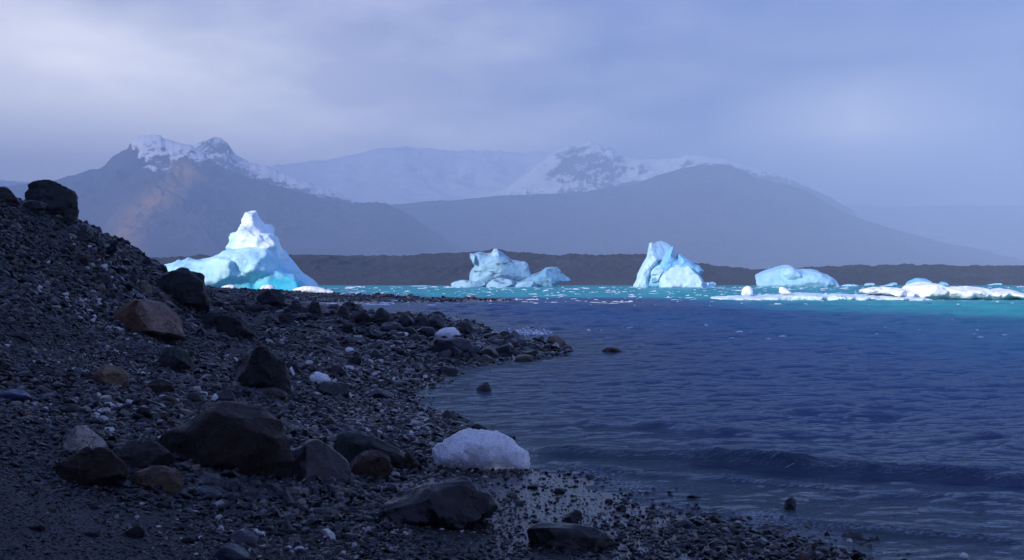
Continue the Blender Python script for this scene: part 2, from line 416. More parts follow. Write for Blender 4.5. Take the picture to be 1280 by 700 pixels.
def surface_nets(f, origin, h):
    f = np.pad(f, 1, constant_values=np.abs(f).max()); origin = np.asarray(origin) - h
    nx, ny, nz = f.shape; s = f < 0
    c = [s[i:nx - 1 + i, j:ny - 1 + j, k:nz - 1 + k] for i in (0, 1) for j in (0, 1) for k in (0, 1)]
    cnt = sum(a.astype(np.int8) for a in c); act = (cnt > 0) & (cnt < 8)
    idx = np.full(act.shape, -1, np.int64); I = np.argwhere(act); idx[act] = np.arange(len(I))
    acc = np.zeros((len(I), 3)); w = np.zeros(len(I))
    corners = [(i, j, k) for i in (0, 1) for j in (0, 1) for k in (0, 1)]
    for a in range(8):
        for b in range(a + 1, 8):
            da = np.array(corners[b]) - np.array(corners[a])
            if np.abs(da).sum() != 1: continue
            A = tuple((I + corners[a]).T); B = tuple((I + corners[b]).T)
            fa, fb = f[A], f[B]; m = (fa < 0) != (fb < 0)
            t = np.where(m, fa / np.where(m, fa - fb, 1), 0)
            acc += m[:, None] * (np.array(corners[a]) + t[:, None] * da); w += m
    V = (I + acc / w[:, None]) * h + origin
    Q = []
    for ax in range(3):
        o = [0, 0, 0]; o[ax] = 1; o1 = [0, 0, 0]; o1[(ax + 1) % 3] = 1; o2 = [0, 0, 0]; o2[(ax + 2) % 3] = 1
        lo = s[:nx - o[0], :ny - o[1], :nz - o[2]]; hi = s[o[0]:, o[1]:, o[2]:]
        E = np.argwhere(lo != hi); inside_lo = lo[tuple(E.T)]
        o1, o2 = np.array(o1), np.array(o2)
        ok = np.all(E - o1 - o2 >= 0, 1) & np.all(E < np.array(act.shape), 1)
        E, inside_lo = E[ok], inside_lo[ok]
        q = np.stack([idx[tuple(E.T)], idx[tuple((E - o1).T)], idx[tuple((E - o1 - o2).T)], idx[tuple((E - o2).T)]], -1)
        g = (q >= 0).all(1); q, il = q[g], inside_lo[g]
        q[~il] = q[~il][:, ::-1]; Q.append(q)
    Q = np.concatenate(Q)
    return V, Q[:, ::-1]

def rounded(poly, it=1):
    P = np.asarray(poly, float)
    for _ in range(it):
        N = np.roll(P, -1, 0); P = np.stack([.75 * P + .25 * N, .25 * P + .75 * N], 1).reshape(-1, 2)
    return P

def lump(name, pieces, D, mat, res=90, noise=.05, nscale=1.0, cuts=0, cutd=.72, seed=1, zmin=None, scallop=0.0, round_it=1, dirt=0.0, warp=0.0, planes=(), e=2.0, crisp=.04, ncell=34, ridged=False):
    """pieces: dicts of poly (photo pixels), y (depth offset, m), T (half thickness, m), R (edge radius, share of the largest inner distance), blue,
    part (name of the part the piece belongs to). planes: explicit cuts (nx, ny, nz, share of the extent, pale chip or not)."""
    def outline(p):
        q = rounded(p['poly'], p.get('round', round_it)); s = (D + p.get('y', 0)) / F
        return np.stack([(q[:, 0] - 640) * s, H - (q[:, 1] - 350) * s], -1)
    allp = np.concatenate([outline(p) for p in pieces]); mn, mx = allp.min(0), allp.max(0)
    if zmin is not None: mn[1] = min(mn[1], zmin)
    org = np.array([float((mn[0] + mx[0]) / 2), D, float(mn[1])])
    hall = max(mx[0] - mn[0], mx[1] - mn[1]) / res
    def build(pcs, off):
        r = np.random.default_rng(seed + off)
        P = [outline(p) for p in pcs]; ap = np.concatenate(P); a, b = ap.min(0), ap.max(0)
        ylo = min(p.get('y', 0) - p['T'] * 1.25 for p in pcs); yhi = max(p.get('y', 0) + p['T'] * 1.25 for p in pcs)
        h = max(hall * .7 if off else hall, max(b[0] - a[0], b[1] - a[1]) / res, (yhi - ylo) / (res * 1.3)); m = 3 * h + noise * 1.2
        gx = np.arange(a[0] - m, b[0] + m, h); gz = np.arange(a[1] - m, b[1] + m, h); gy = np.arange(ylo - m, yhi + m, h)
        GX, GZ = np.meshgrid(gx, gz, indexing='ij')
        X3, Y3, Z3 = np.meshgrid(gx, gy, gz, indexing='ij')
        n1 = fbm(X3 / nscale + seed * 7.7, Y3 / nscale, Z3 / nscale, 4, seed * 5 + 1, .55)
        if ridged: n1 = .6 * n1 + .5 * fbm(X3 / nscale * 1.3, Y3 / nscale * 1.3 + seed, Z3 / nscale * 1.3, 4, seed * 5 + 2, .5, True)
        best = None; chip = np.zeros(X3.shape, bool)
        for p, q in zip(pcs, P):
            d2 = poly_sd(q, GX, GZ); rm = d2.max(); Rr = max(rm * p.get('R', .8), 2 * h)
            d = np.minimum(d2 / Rr, 1.0)[:, None, :]
            yc = p.get('y', 0) + p.get('lean', 0) * (Z3 - mn[1])
            if warp: yc = yc + warp * (vnoise(X3 / nscale * .6, Z3 / nscale * .6, 0 * Z3 + seed, seed + 9) - .5)
            ee = p.get('e', e)
            f = ((np.abs((Y3 - yc) / p['T']) ** ee + np.maximum(1 - d, 0) ** ee) ** (1 / ee) - 1) * min(p['T'], Rr)
            f = np.where(d < -.3, np.maximum(f, -d * Rr), f)
            cxm, czm = (q[:, 0].min() + q[:, 0].max()) / 2, (q[:, 1].min() + q[:, 1].max()) / 2
            hx, hz = np.ptp(q[:, 0]) / 2, np.ptp(q[:, 1]) / 2
            todo = []
            for _ in range(p.get('cuts', cuts)):
                n = r.normal(0, 1, 3); n[1] = (-1.3 if r.random() < .7 else .9) * abs(n[1]) - .25; n[2] = abs(n[2]) * .9 if r.random() < .75 else n[2]
                todo.append((n, cutd + .24 * r.random(), 0))
            todo += [(np.array(pl[:3], float), pl[3], pl[4]) for pl in p.get('planes', planes)]
            for n, share, ch in todo:
                n = n / np.linalg.norm(n)
                ext = math.sqrt((n[0] * hx) ** 2 + (n[1] * p['T']) ** 2 + (n[2] * hz) ** 2)
                dd = (X3 - cxm) * n[0] + (Y3 - p.get('y', 0)) * n[1] + (Z3 - czm) * n[2] - ext * share
                if ch: chip |= dd > f - .02 * hx
                k = crisp * min(hx, hz, p['T']); hm = np.clip(.5 + .5 * (f - dd) / k, 0, 1); f = dd + (f - dd) * hm + k * hm * (1 - hm)
            if best is None: best, blue = f, np.full(f.shape, p.get('blue', .2))
            else:
                k = p.get('k', 0)
                hb = np.clip(.5 + .5 * (f - best) / max(k * 1.5, 1e-6), 0, 1); blue = blue * hb + p.get('blue', .2) * (1 - hb)
                if k: hm = np.clip(.5 + .5 * (f - best) / k, 0, 1); best = best * hm + f * (1 - hm) - k * hm * (1 - hm)
                else: best = np.minimum(best, f)
        f = best + noise * n1
        if scallop:
            cp = np.stack([r.uniform(gx[0], gx[-1], ncell), r.uniform(gy[0], gy[-1], ncell), r.uniform(gz[0], gz[-1], ncell)], -1)
            w1 = np.full(f.shape, 1e9); w2 = np.full(f.shape, 1e9)
            for c in cp:
                q = (X3 - c[0]) ** 2 + (Y3 - c[1]) ** 2 + ((Z3 - c[2]) * 1.2) ** 2
                w2 = np.minimum(w2, np.maximum(w1, q)); w1 = np.minimum(w1, q)
            g = np.clip((np.sqrt(w2) - np.sqrt(w1)) / np.sqrt(w2).mean(), 0, .7)   # 0 on the ridges between hollows
            f = f + scallop * (g - .25) * 1.6
        V, Q = surface_nets(f, (gx[0], gy[0], gz[0]), h)
        ii = np.clip(np.round((V - [gx[0], gy[0], gz[0]]) / h).astype(int), 0, np.array(f.shape) - 1)
        me = mesh_np(name, V - [org[0], 0, org[2]], Q)
        attr(me, 'blue', blue[tuple(ii.T)]); attr(me, 'dirt', np.full(len(V), dirt)); attr(me, 'chip', chip[tuple(ii.T)].astype(np.float32))
        return me
    names = list(dict.fromkeys(p.get('part') for p in pieces))
    if names == [None]:
        return link(name, build(pieces, 0), mat, tuple(org))
    root = bpy.data.objects.new(name, None); COL.objects.link(root); root.location = tuple(org); root.empty_display_size = .1
    for k, nm in enumerate(names):
        link(nm, build([p for p in pieces if p.get('part') == nm], k + 1), mat, (0, 0, 0), root)
    return root

# ---------------------------------------------------------------- icebergs
def zp(zx, zy, x0, y0, s): return (x0 + zx / s, y0 + zy / s)
def zoomed(pts, x0, y0, s): return [zp(a, b, x0, y0, s) for a, b in pts]
A = (190, 250, 4.923); B = (540, 295, 6.4); C_ = (770, 290, 8.0); E_ = (880, 320, 3.2)
o = lump('iceberg', [
    dict(part='ice_base', poly=zoomed([(-250,640),(-120,500),(60,445),(95,410),(180,385),(210,355),(235,370),(300,362),(430,335),(520,300),(620,285),(700,290),(790,300),(830,360),(870,420),(930,465),(1020,525),(1060,640)], *A), T=13, y=0, R=.75, blue=.46, e=2.2, cuts=4),
    dict(part='ice_peak', poly=zoomed([(500,330),(560,250),(600,215),(640,205),(700,205),(760,215),(775,265),(800,320),(830,370),(800,460),(560,440),(440,400)], *A), T=6.5, y=-2.0, R=.8, blue=.14, k=.6),
    dict(part='ice_peak', poly=zoomed([(515,200),(535,140),(550,100),(580,70),(610,53),(630,55),(640,85),(655,115),(690,150),(705,210),(720,300),(640,330),(560,300),(545,250)], *A), T=4.6, y=-1, R=.9, blue=.06, k=1.0, cuts=4),
    dict(part='ice_peak', k=.5, poly=zoomed([(480,225),(490,200),(515,195),(545,215),(590,265),(595,300),(520,320),(450,325),(460,290),(495,260)], *A), T=3.2, y=-1.5, R=.9, blue=.30),
    dict(part='ice_peak', poly=zoomed([(685,165),(700,152),(735,155),(755,180),(750,205),(765,240),(770,280),(700,300),(680,240)], *A), T=3.0, y=1, R=.9, blue=.10),
    dict(part='ice_peak', poly=zoomed([(590,250),(620,220),(655,212),(700,235),(760,262),(770,300),(720,320),(600,300)], *A), T=3.0, y=-6, R=.9, blue=.08),
    dict(part='ice_base', poly=zoomed([(300,470),(420,350),(560,310),(680,305),(740,340),(760,380),(700,420),(640,450),(520,480),(430,520),(360,540)], *A), T=4.5, y=-8.5, R=.9, blue=.30, k=1.2),
    dict(part='ice_base', poly=zoomed([(640,460),(740,390),(830,450),(900,490),(960,540),(940,640),(600,640)], *A), T=4, y=-8.5, R=.8, blue=.95, k=1.0),
    dict(part='ice_base', poly=zoomed([(380,540),(480,480),(600,440),(660,470),(650,560),(600,640),(360,640)], *A), T=3.5, y=-8.5, R=.9, blue=1.0, k=1.3),
    ], 232, M_ICE, 150, noise=.34, nscale=2.0, seed=3, zmin=-1.5, scallop=.5, ncell=90, cuts=7, crisp=.02, dirt=.35, cutd=.66)
tag(o, 'tall pale blue iceberg with a narrow leaning peak behind the gravel spit', 'iceberg')

o = lump('iceberg', [
    dict(part='ice_body', poly=zoomed([(290,430),(300,340),(305,290),(340,240),(300,170),(305,140),(345,138),(380,125),(440,140),(475,130),(505,85),(530,115),(560,130),(640,190),(720,205),(740,200),(775,225),(805,275),(800,320),(760,430)], *B), T=7.5, y=0, R=.5, blue=.32, cuts=7, e=1.8, round=0),
    dict(part='ice_body', poly=zoomed([(305,150),(345,142),(350,200),(340,235),(320,205)], *B), T=3, y=-5, R=.9, blue=.25),
    dict(part='ice_fin', poly=zoomed([(470,150),(505,88),(540,130),(550,190),(500,200)], *B), T=3, y=-4, R=.9, blue=.05),
    dict(part='ice_foot', poly=zoomed([(145,390),(170,368),(240,348),(300,360),(400,356),(440,370),(430,405),(300,430),(150,430)], *B), T=5, y=-5, R=.8, blue=.30),
    dict(part='ice_foot', poly=zoomed([(430,400),(470,355),(540,332),(620,345),(680,370),(690,430),(430,430)], *B), T=4.5, y=-7, R=.8, blue=.30),
    dict(part='ice_wing', poly=zoomed([(640,360),(720,345),(800,310),(870,285),(910,250),(960,245),(1000,250),(1030,280),(1060,310),(1115,350),(1100,360),(1020,372),(985,400),(980,430),(640,430)], *B), T=5, y=-1, R=.5, blue=.6, e=1.8, round=0, cuts=4),
    dict(part='ice_foot', poly=zoomed([(660,385),(740,362),(810,360),(840,385),(845,430),(660,430)], *B), T=3, y=-7.5, R=.8, blue=.28),
    ], 372, M_ICE_D, 150, noise=.2, nscale=2.0, seed=5, zmin=-1.5, scallop=.22, ncell=50, cuts=6, crisp=.02, e=2.6, dirt=1.0)
tag(o, 'jagged dirty grey-blue iceberg with a pointed fin and a low right wing', 'iceberg')

o = lump('iceberg', [
    dict(part='ice_slab', poly=zoomed([(165,590),(175,530),(210,470),(215,420),(250,350),(310,250),(320,180),(335,110),(350,104),(375,112),(460,82),(520,100),(568,128),(570,230),(560,290),(420,300),(350,390),(320,470),(330,590)], *C_), T=4.2, y=-1, R=.35, blue=.16, round=0, e=1.8, cuts=2),
    dict(part='blue_hollow', poly=zoomed([(400,290),(470,220),(565,140),(572,230),(605,265),(600,245),(620,215),(660,235),(720,270),(790,320),(830,335),(878,385),(860,410),(840,440),(870,490),(860,590),(215,590),(250,460),(310,390)], *C_), T=5.0, y=.3, R=.35, blue=.66, e=1.8, round=0, cuts=3),
    dict(part='ice_pillar', poly=zoomed([(330,500),(335,400),(400,310),(440,300),(475,330),(490,390),(440,440),(420,500),(340,520)], *C_), T=2.6, y=-2.6, R=.35, blue=.22, round=0, e=2),
    dict(part='ice_block', poly=zoomed([(430,480),(470,420),(560,355),(610,345),(690,348),(715,332),(760,380),(850,450),(870,500),(870,590),(435,590)], *C_), T=4.2, y=-5, R=.4, blue=.05, cuts=4, e=1.8, round=0),
    dict(part='ice_ledge', poly=zoomed([(750,550),(800,510),(870,500),(930,510),(990,505),(1000,540),(1000,590),(750,590)], *C_), T=3, y=-4.5, R=.8, blue=.35),
    dict(part='blue_hollow', poly=zoomed([(500,350),(560,325),(700,330),(690,350),(560,370),(505,390)], *C_), T=1.6, y=-3.4, R=.9, blue=.2),
    ], 345, M_ICE_B, 140, noise=.16, nscale=2.0, seed=8, zmin=-1.5, scallop=.15, e=3, cuts=5, crisp=.02, dirt=.65)
tag(o, 'leaning white iceberg slab with a blue hollow and a striped block in front', 'iceberg')

o = lump('iceberg', [
    dict(poly=zoomed([(160,150),(172,98),(200,80),(250,55),(320,38),(340,36),(360,50),(380,55),(400,52),(450,54),(470,70),(500,80),(530,105),(545,122),(550,150)], *E_), T=9, y=0, R=.9, blue=.42, cuts=5, cutd=.72),
    dict(poly=zoomed([(300,70),(340,42),(380,62),(400,90),(330,110)], *E_), T=3, y=-6, R=.9, blue=.3),
    ], 370, M_ICE_B, 120, noise=.28, nscale=2.4, seed=11, zmin=-1.5, scallop=.3, ncell=60, crisp=.02, dirt=.15)
tag(o, 'low rounded light blue iceberg dome behind the flat white floe', 'iceberg')

o = lump('ice_floe', [
    dict(part='floe_sheet', poly=zoomed([(48,172),(60,165),(150,160),(300,153),(420,150),(520,155),(640,156),(760,160),(860,165),(860,182),(700,184),(400,188),(200,187),(60,182)], *E_), T=5.5, y=4, R=.9, blue=.42, e=2.4),
    dict(part='floe_arm', poly=zoomed([(630,137),(650,129),(740,125),(790,135),(820,148),(820,166),(760,168),(700,155),(650,148),(632,144)], *E_), T=2.4, y=2, R=.9, blue=.10),
    dict(part='floe_hump', poly=zoomed([(790,150),(805,125),(840,110),(890,105),(930,115),(960,125),(1030,122),(1130,132),(1210,135),(1260,150),(1310,152),(1400,160),(1400,178),(800,178)], *E_), T=3.5, y=3.5, R=.85, blue=.04),
    dict(part='floe_sheet', poly=zoomed([(480,148),(500,146),(505,155),(480,156)], *E_), T=.4, y=2, R=.9, blue=0),
    ], 122, M_ICE_W, 170, noise=.2, nscale=1.2, seed=13, zmin=-.35, scallop=.2, ncell=80, dirt=.1)
tag(o, 'long flat white ice floe with a raised humped right end', 'ice floe')
for lab, pl, sd in [('round white ice ball sitting on the left end of the long floe', [(150,160),(150,140),(160,123),(180,119),(195,130),(197,160)], 4),
                    ('small slanted white ice block standing near the middle of the long floe', [(300,155),(300,122),(320,124),(345,140),(355,155)], 6)]:
    o = lump('ice_block', [dict(poly=zoomed(pl, *E_), T=.55, y=0, R=.9, blue=0)], 123.5, M_ICE_W, 36, noise=.05, nscale=.5, seed=sd, dirt=0); tag(o, lab, 'ice block')
for lab, pl, D, bl, sd in [
    ('smoky blue ice fragment rising behind the humped end of the long floe', [(800,125),(820,100),(850,87),(880,92),(905,98),(900,125)], 230, .75, 21),
    ('small blue ice fragment right of the smoky blue one', [(938,122),(945,106),(965,105),(972,122)], 240, .75, 22),
    ('low pale ice fragment far out near the right edge', [(1135,118),(1150,112),(1185,108),(1190,118)], 330, .4, 23),
    ('thin pale ice sliver just right of the domed iceberg', [(545,125),(560,114),(610,113),(615,125)], 395, .4, 24),
    ('flat pale ice lump in the gap between dome and floe hump', [(640,122),(650,108),(680,107),(682,122)], 380, .5, 25),
    ('pale wedge of ice left of the smoky blue fragment', [(690,124),(740,113),(768,103),(770,124)], 360, .5, 26),
    ('little ice lump floating just left of the dome iceberg', [(0,122),(2,106),(45,104),(48,122)], 375, .4, 27)]:
    o = lump('ice_fragment', [dict(poly=zoomed(pl, *E_), T=2.0, y=0, R=.9, blue=bl)], D, M_ICE_B, 44, noise=.25, nscale=1.0, seed=sd, zmin=-.3); tag(o, lab, 'ice fragment')
o = lump('ice_fragment', [dict(poly=[(508,359),(515,357),(535,356.8),(545,359)], T=1.5, y=0, R=.9, blue=.2)], 400, M_ICE_B, 40, noise=.1, seed=31); tag(o, 'thin distant ice sliver between the tall peak iceberg and the dirty one', 'ice fragment')
for lab, pl, D, sd in [
    ('white lump of stranded ice at the left foot of the tall iceberg', [(400,570),(410,548),(440,530),(480,516),(520,530),(535,565)], 196, 41),
    ('small white ice cube between two bigger lumps under the tall iceberg', [(566,575),(568,545),(590,540),(606,555),(606,578)], 183, 42),
    ('jagged white ice lump under the middle of the tall iceberg', [(650,560),(680,525),(710,522),(735,520),(760,545),(765,575)], 190, 43),
    ('low white ice slab with grey stripes at the right foot of the tall iceberg', [(860,575),(870,545),(930,530),(1000,528),(1060,548),(1130,565),(1140,582)], 186, 44),
    ('tiny white ice scrap on the gravel left of the ice cube', [(488,585),(492,566),(508,566),(510,585)], 180, 45),
    ('flat white ice scrap right of the ice cube', [(608,570),(620,552),(645,555),(652,574)], 185, 46),
    ('flat white ice slab beside the dark boulder at the foot of the spit', [(810,595),(812,560),(850,565),(880,580),(875,592)], 178, 47)]:
    o = lump('ice_lump', [dict(poly=zoomed(pl, *A), T=1.0, y=0, R=.9, blue=0)], D, M_ICE_W, 44, noise=.16, nscale=.6, seed=sd, dirt=.5); tag(o, lab, 'ice lump')

# ---------------------------------------------------------------- boulders with traced outlines
def hero(label, poly, col, base=None, T=.75, cuts=7, cutd=.66, R_=.8, wet=False, res=64, noise=.05, seed=1, mat=None, back=.35, dz=0, extra=None, name='boulder', cat='boulder', bury=True, D=None, ns=.35, planes=(), e=1.55):
    xs = [p[0] for p in poly]; ys = [p[1] for p in poly]
    if D is None:
        bx, by = base or ((min(xs) + max(xs)) / 2, max(ys)); D = hit(bx, by)[1]
    w = (max(xs) - min(xs)) * D / F; t = T * w / 2
    D = D + t * back * 2
    pl = list(poly)
    if bury:
        lo = max(ys) - .28 * (max(ys) - min(ys))
        pl = [(x, y + (.16 * (max(ys) - min(ys)) if y > lo else 0)) for x, y in poly]
    pcs = [dict(poly=pl, T=t, y=0, R=R_)]
    for e in extra or []: pcs.append(dict(poly=e[0], T=e[1] * t, y=e[2] * t, R=.85, cuts=3))
    o = lump(name, pcs, D, mat or (M_WET if wet else M_ROCK), res, noise=noise * w * .8, nscale=ns * w * .75, cuts=cuts, cutd=cutd, seed=seed, round_it=1, scallop=.032 * w, warp=.12 * w, planes=planes, e=e, ridged=mat is None)
    o.color = (*(c if mat else c * .45 for c in col), 1); tag(o, label, cat)
    return o
DK = (.022, .022, .024); BR = (.065, .036, .020); DB = (.026, .019, .016); GR = (.040, .042, .045); TAN = (.16, .125, .085); GN = (.055, .068, .062); PU = (.050, .038, .042)
hero('big grey angular boulder perched on the skyline of the dark slope', [(29,252),(29,238),(45,225),(72,225),(88,233),(97,244),(96,263),(91,283),(68,273),(50,263)], (.040,.043,.042), base=(75,276), T=.9, seed=51, res=80, noise=.07)
hero('flat grey stone wedged under the perched skyline boulder', [(27,257),(34,251),(48,250),(60,255),(56,262),(40,263)], (.07,.07,.07), T=1.0, seed=52, back=-.2, res=44)
hero('brown boulder cut by the left edge on top of the slope', [(-40,262),(-30,234),(0,232),(12,236),(22,246),(26,256),(5,262)], (.05,.038,.030), seed=53, T=.8, res=56, base=(10,256))
hero('orange-brown angular boulder with a pale chipped right face', [(138,408),(139,376),(150,373),(190,376),(202,381),(218,397),(231,414),(226,422),(175,423),(142,414)], (.25,.125,.062), seed=54, T=.85, cuts=3, cutd=.75, res=90, noise=.03, e=3, planes=[(.85,-.55,.62,.50,1),(-.25,-1,.18,.55,0),(0,-.3,-1,.6,0)])
hero('pale grey-tan stone at the left end of the dark slope boulder', [(166,366),(168,351),(180,348),(190,352),(191,368),(178,369)], (.34,.28,.21), seed=55, res=48)
hero('large dark grey boulder below the slope in front of the tall iceberg', [(181,360),(187,343),(200,336),(214,333),(241,333),(258,346),(271,363),(262,383),(239,382),(217,378),(192,372)], (.032,.033,.031), seed=56, T=.8, res=90, noise=.06, cuts=9)
hero('small two-toned stone leaning on the front of the large dark grey boulder', [(224,380),(226,371),(233,368),(240,374),(240,383)], (.12,.10,.08), seed=57, res=40)
hero('rounded blackish-brown boulder right of the orange-brown one', [(248,412),(252,398),(262,391),(275,388),(292,392),(305,399),(316,410),(319,421),(300,422),(250,418)], (.024,.018,.016), seed=58, T=.85, res=76, noise=.07)
hero('dark greenish pyramid-shaped stone on the gravel', [(190,455),(205,437),(212,431),(222,432),(236,441),(247,460),(228,464),(195,462)], GN, seed=59, T=.9, res=70)
hero('smooth tan oval stone on the gravel at left', [(118,476),(118,464),(127,456),(140,456),(155,462),(163,473),(160,482),(138,484)], (.36,.27,.15), seed=60, T=.8, cuts=3, cutd=.8, noise=.02, res=60)
hero('small pale knob of stone against the left of the tan oval one', [(103,474),(107,465),(117,463),(121,470),(118,477)], (.17,.13,.10), seed=61, cuts=3, res=40)
hero('dark brown wedge stone beside the round pebbles', [(173,490),(182,480),(195,474),(210,475),(218,484),(221,493),(200,496)], (.05,.036,.022), seed=62, res=54)
hero('grey rounded cobble below the dark brown wedge', [(192,505),(198,496),(210,493),(221,498),(227,507),(210,510)], (.12,.105,.09), seed=63, cuts=3, cutd=.8, res=48, noise=.02)
hero('small brown cobble right of the grey rounded one', [(230,504),(234,493),(243,489),(252,496),(255,507),(240,508)], (.09,.075,.06), seed=64, cuts=3, cutd=.8, res=44, noise=.02)
hero('dark glossy stone just behind the massive brown boulder', [(262,502),(268,492),(280,486),(292,490),(298,502),(280,508)], (.035,.033,.04), wet=True, seed=65, res=48)
hero('speckled black boulder standing upright in mid beach', [(283,460),(288,436),(299,426),(316,423),(334,429),(348,441),(357,452),(364,466),(372,484),(365,490),(318,490),(292,486)], (.030,.028,.024), planes=[(-.9,-.5,.5,.62,1)], seed=66, T=.85, res=96, noise=.08, cuts=9)
hero('flat tan stone at the foot of the speckled black boulder', [(317,494),(325,486),(340,484),(355,487),(362,496),(340,499)], (.085,.068,.048), seed=67, cuts=3, cutd=.8, noise=.02, res=50)
hero('thin slate stone leaning behind the ice stick', [(355,453),(360,449),(369,452),(376,464),(374,470),(366,466)], (.07,.07,.085), seed=68, res=44, T=.6)
hero('massive dark brown boulder in the left foreground', [(190,560),(196,546),(210,536),(235,527),(250,514),(270,500),(290,494),(312,494),(335,505),(350,524),(366,545),(376,566),(380,590),(340,600),(280,594),(215,584)], (.034,.016,.007), seed=69, T=.7, res=110, noise=.03, cuts=9, base=(285,592))
hero('pointed stone with a smooth purple face below the massive brown boulder', [(334,596),(350,572),(373,560),(391,548),(406,555),(430,574),(439,588),(434,597),(409,602),(360,606)], (.045,.032,.034), seed=70, T=.8, res=90, noise=.03, cuts=3, cutd=.7, wet=True, e=2, planes=[(.75,-.6,.55,.42,0),(-.8,-.75,.45,.45,0)])
hero('long greenish slab leaning back behind the brown pair', [(408,556),(424,540),(445,538),(466,545),(486,553),(504,566),(517,584),(500,592),(450,592),(420,576)], (.040,.048,.044), seed=71, T=.7, res=84, noise=.035, cuts=6, back=.6, base=(470,588))
hero('brown blocky stone in front of the greenish slab', [(430,572),(440,567),(457,564),(482,560),(490,572),(492,588),(478,599),(450,598),(437,588)], (.10,.056,.034), seed=72, T=.8, res=70, noise=.03)
hero('brown wedge stone at the right end of the greenish slab', [(498,562),(510,562),(520,572),(531,585),(515,589),(500,586)], (.07,.047,.033), seed=73, T=.9, res=56)
hero('small pale blue slab lying behind the greenish slab', [(417,537),(420,530),(430,528),(443,536),(440,540)], (.10,.115,.13), seed=74, cuts=3, wet=True, res=44, base=(430,540))
hero('whitish pointed stone at left, lightest on the beach', [(76,565),(81,551),(96,531),(105,529),(115,540),(131,551),(139,562),(130,570),(90,570)], (.80,.74,.60), seed=75, T=.8, res=76, noise=.035)
hero('dark mottled brown boulder in front of the whitish stone', [(57,594),(70,578),(88,567),(105,561),(130,559),(150,570),(158,583),(160,600),(148,607),(120,608),(85,606),(62,602)], (.044,.023,.011), seed=76, T=.75, res=84, noise=.06)
hero('purplish brown boulder between the mottled and the massive boulders', [(138,570),(142,556),(152,548),(170,543),(185,546),(195,555),(210,562),(220,572),(218,588),(160,592)], (.05,.036,.032), seed=77, T=.75, res=80, noise=.04, base=(185,588))
hero('tan-brown arched stone in front of the purplish brown boulder', [(160,598),(164,590),(175,585),(195,582),(213,585),(222,593),(230,608),(231,614),(215,614),(185,610)], (.16,.10,.055), seed=78, T=.8, res=70, noise=.03)
hero('smooth blue-grey oval stone right of the arched stone', [(238,616),(242,609),(256,607),(272,612),(281,620),(260,623)], (.045,.055,.085), seed=79, cuts=2, cutd=.85, noise=.015, wet=True, res=54)
hero('rugged black-brown boulder in the centre foreground on wet sand', [(470,646),(478,632),(488,620),(501,608),(528,604),(549,598),(560,589),(571,586),(580,590),(588,598),(598,611),(614,619),(629,635),(638,650),(634,660),(600,664),(550,662),(500,659)], (.016,.011,.009), seed=80, T=.65, res=120, noise=.06, cuts=9, cutd=.62, wet=True, base=(555,659))
hero('low dark flat stone at bottom right of the rugged black boulder', [(658,668),(662,657),(675,653),(705,654),(740,658),(765,668),(773,680),(765,686),(700,684),(665,678)], (.030,.024,.020), seed=81, T=.55, res=84, noise=.03, wet=True, cuts=5)
hero('greenish rounded stone holding up the small ice chunk', [(390,488),(394,479),(405,476),(430,477),(437,485),(436,492),(410,496)], (.045,.055,.048), seed=82, cuts=4, wet=True, res=56)
hero('purple domed stone behind the small ice chunk', [(402,466),(407,459),(418,455),(430,459),(437,467),(420,470)], PU, seed=83, cuts=3, res=50)
hero('dark grey boulder at the beach end of the gravel spit', [(317,376),(321,364),(332,360),(348,361),(355,367),(358,380),(335,384)], (.035,.036,.040), seed=84, T=.9, res=60, noise=.05)
hero('long low grey rock below the flat ice slab', [(532,436),(538,425),(560,421),(585,422),(597,432),(595,443),(560,444)], (.045,.047,.055), seed=85, T=.7, res=64, wet=True)
hero('round glossy black boulder beside the flat ice slab', [(570,412),(573,402),(582,400),(591,405),(595,414),(588,419),(575,419)], (.016,.016,.018), seed=86, T=.95, res=56, wet=True, noise=.05)
hero('tan rounded boulder at the outer tip of the rocky point', [(682,427),(686,420),(695,418),(703,423),(706,431),(692,434)], (.38,.30,.19), seed=87, T=.9, res=50, cuts=4)
hero('smooth reddish stone alone in the water right of the point', [(751,440),(757,435),(768,434),(777,438),(779,441)], (.13,.065,.04), seed=88, T=.8, cuts=2, res=44, bury=True)

hero('dark round stone alone in the shallows at lower right', [(979,640),(980,630),(985,623),(991,621),(996,626),(997,640)], (.016,.016,.018), wet=True, seed=90, res=48, T=.9, e=2)
hero('dark pointed stone standing alone in the water below the point', [(593,489),(598,482),(604,478),(609,477),(613,481),(615,489),(605,491)], (.035,.033,.036), wet=True, seed=89, res=48)
# ---------------------------------------------------------------- stones with their own size, angular shape from random planes
def rock_shape(seed, sub=4, planes=16, sharp=.5, n1=.07):
    r = np.random.default_rng(seed); v, f = ICO[sub]
    N = r.normal(0, 1, (planes, 3)); N /= np.linalg.norm(N, axis=1)[:, None]; d = r.uniform(.62, 1.0, planes)
    dots = v @ N.T; t = np.where(dots > .05, d / np.maximum(dots, .05), 9.0)
    k = 14 + 30 * sharp
    rad = -np.log(np.exp(-k * t).sum(1) + math.exp(-k * 1.15)) / k
    rad = rad + n1 * fbm(v[:, 0] * 2.2 + seed, v[:, 1] * 2.2, v[:, 2] * 2.2, 4, seed) + .03 * fbm(v[:, 0] * 7 + seed, v[:, 1] * 7, v[:, 2] * 7, 3, seed + 3)
    p = v * rad[:, None]
    a = r.uniform(0, 6.28); c, s = math.cos(a), math.sin(a)
    return np.stack([p[:, 0] * c - p[:, 1] * s, p[:, 0] * s + p[:, 1] * c, p[:, 2]], -1), f

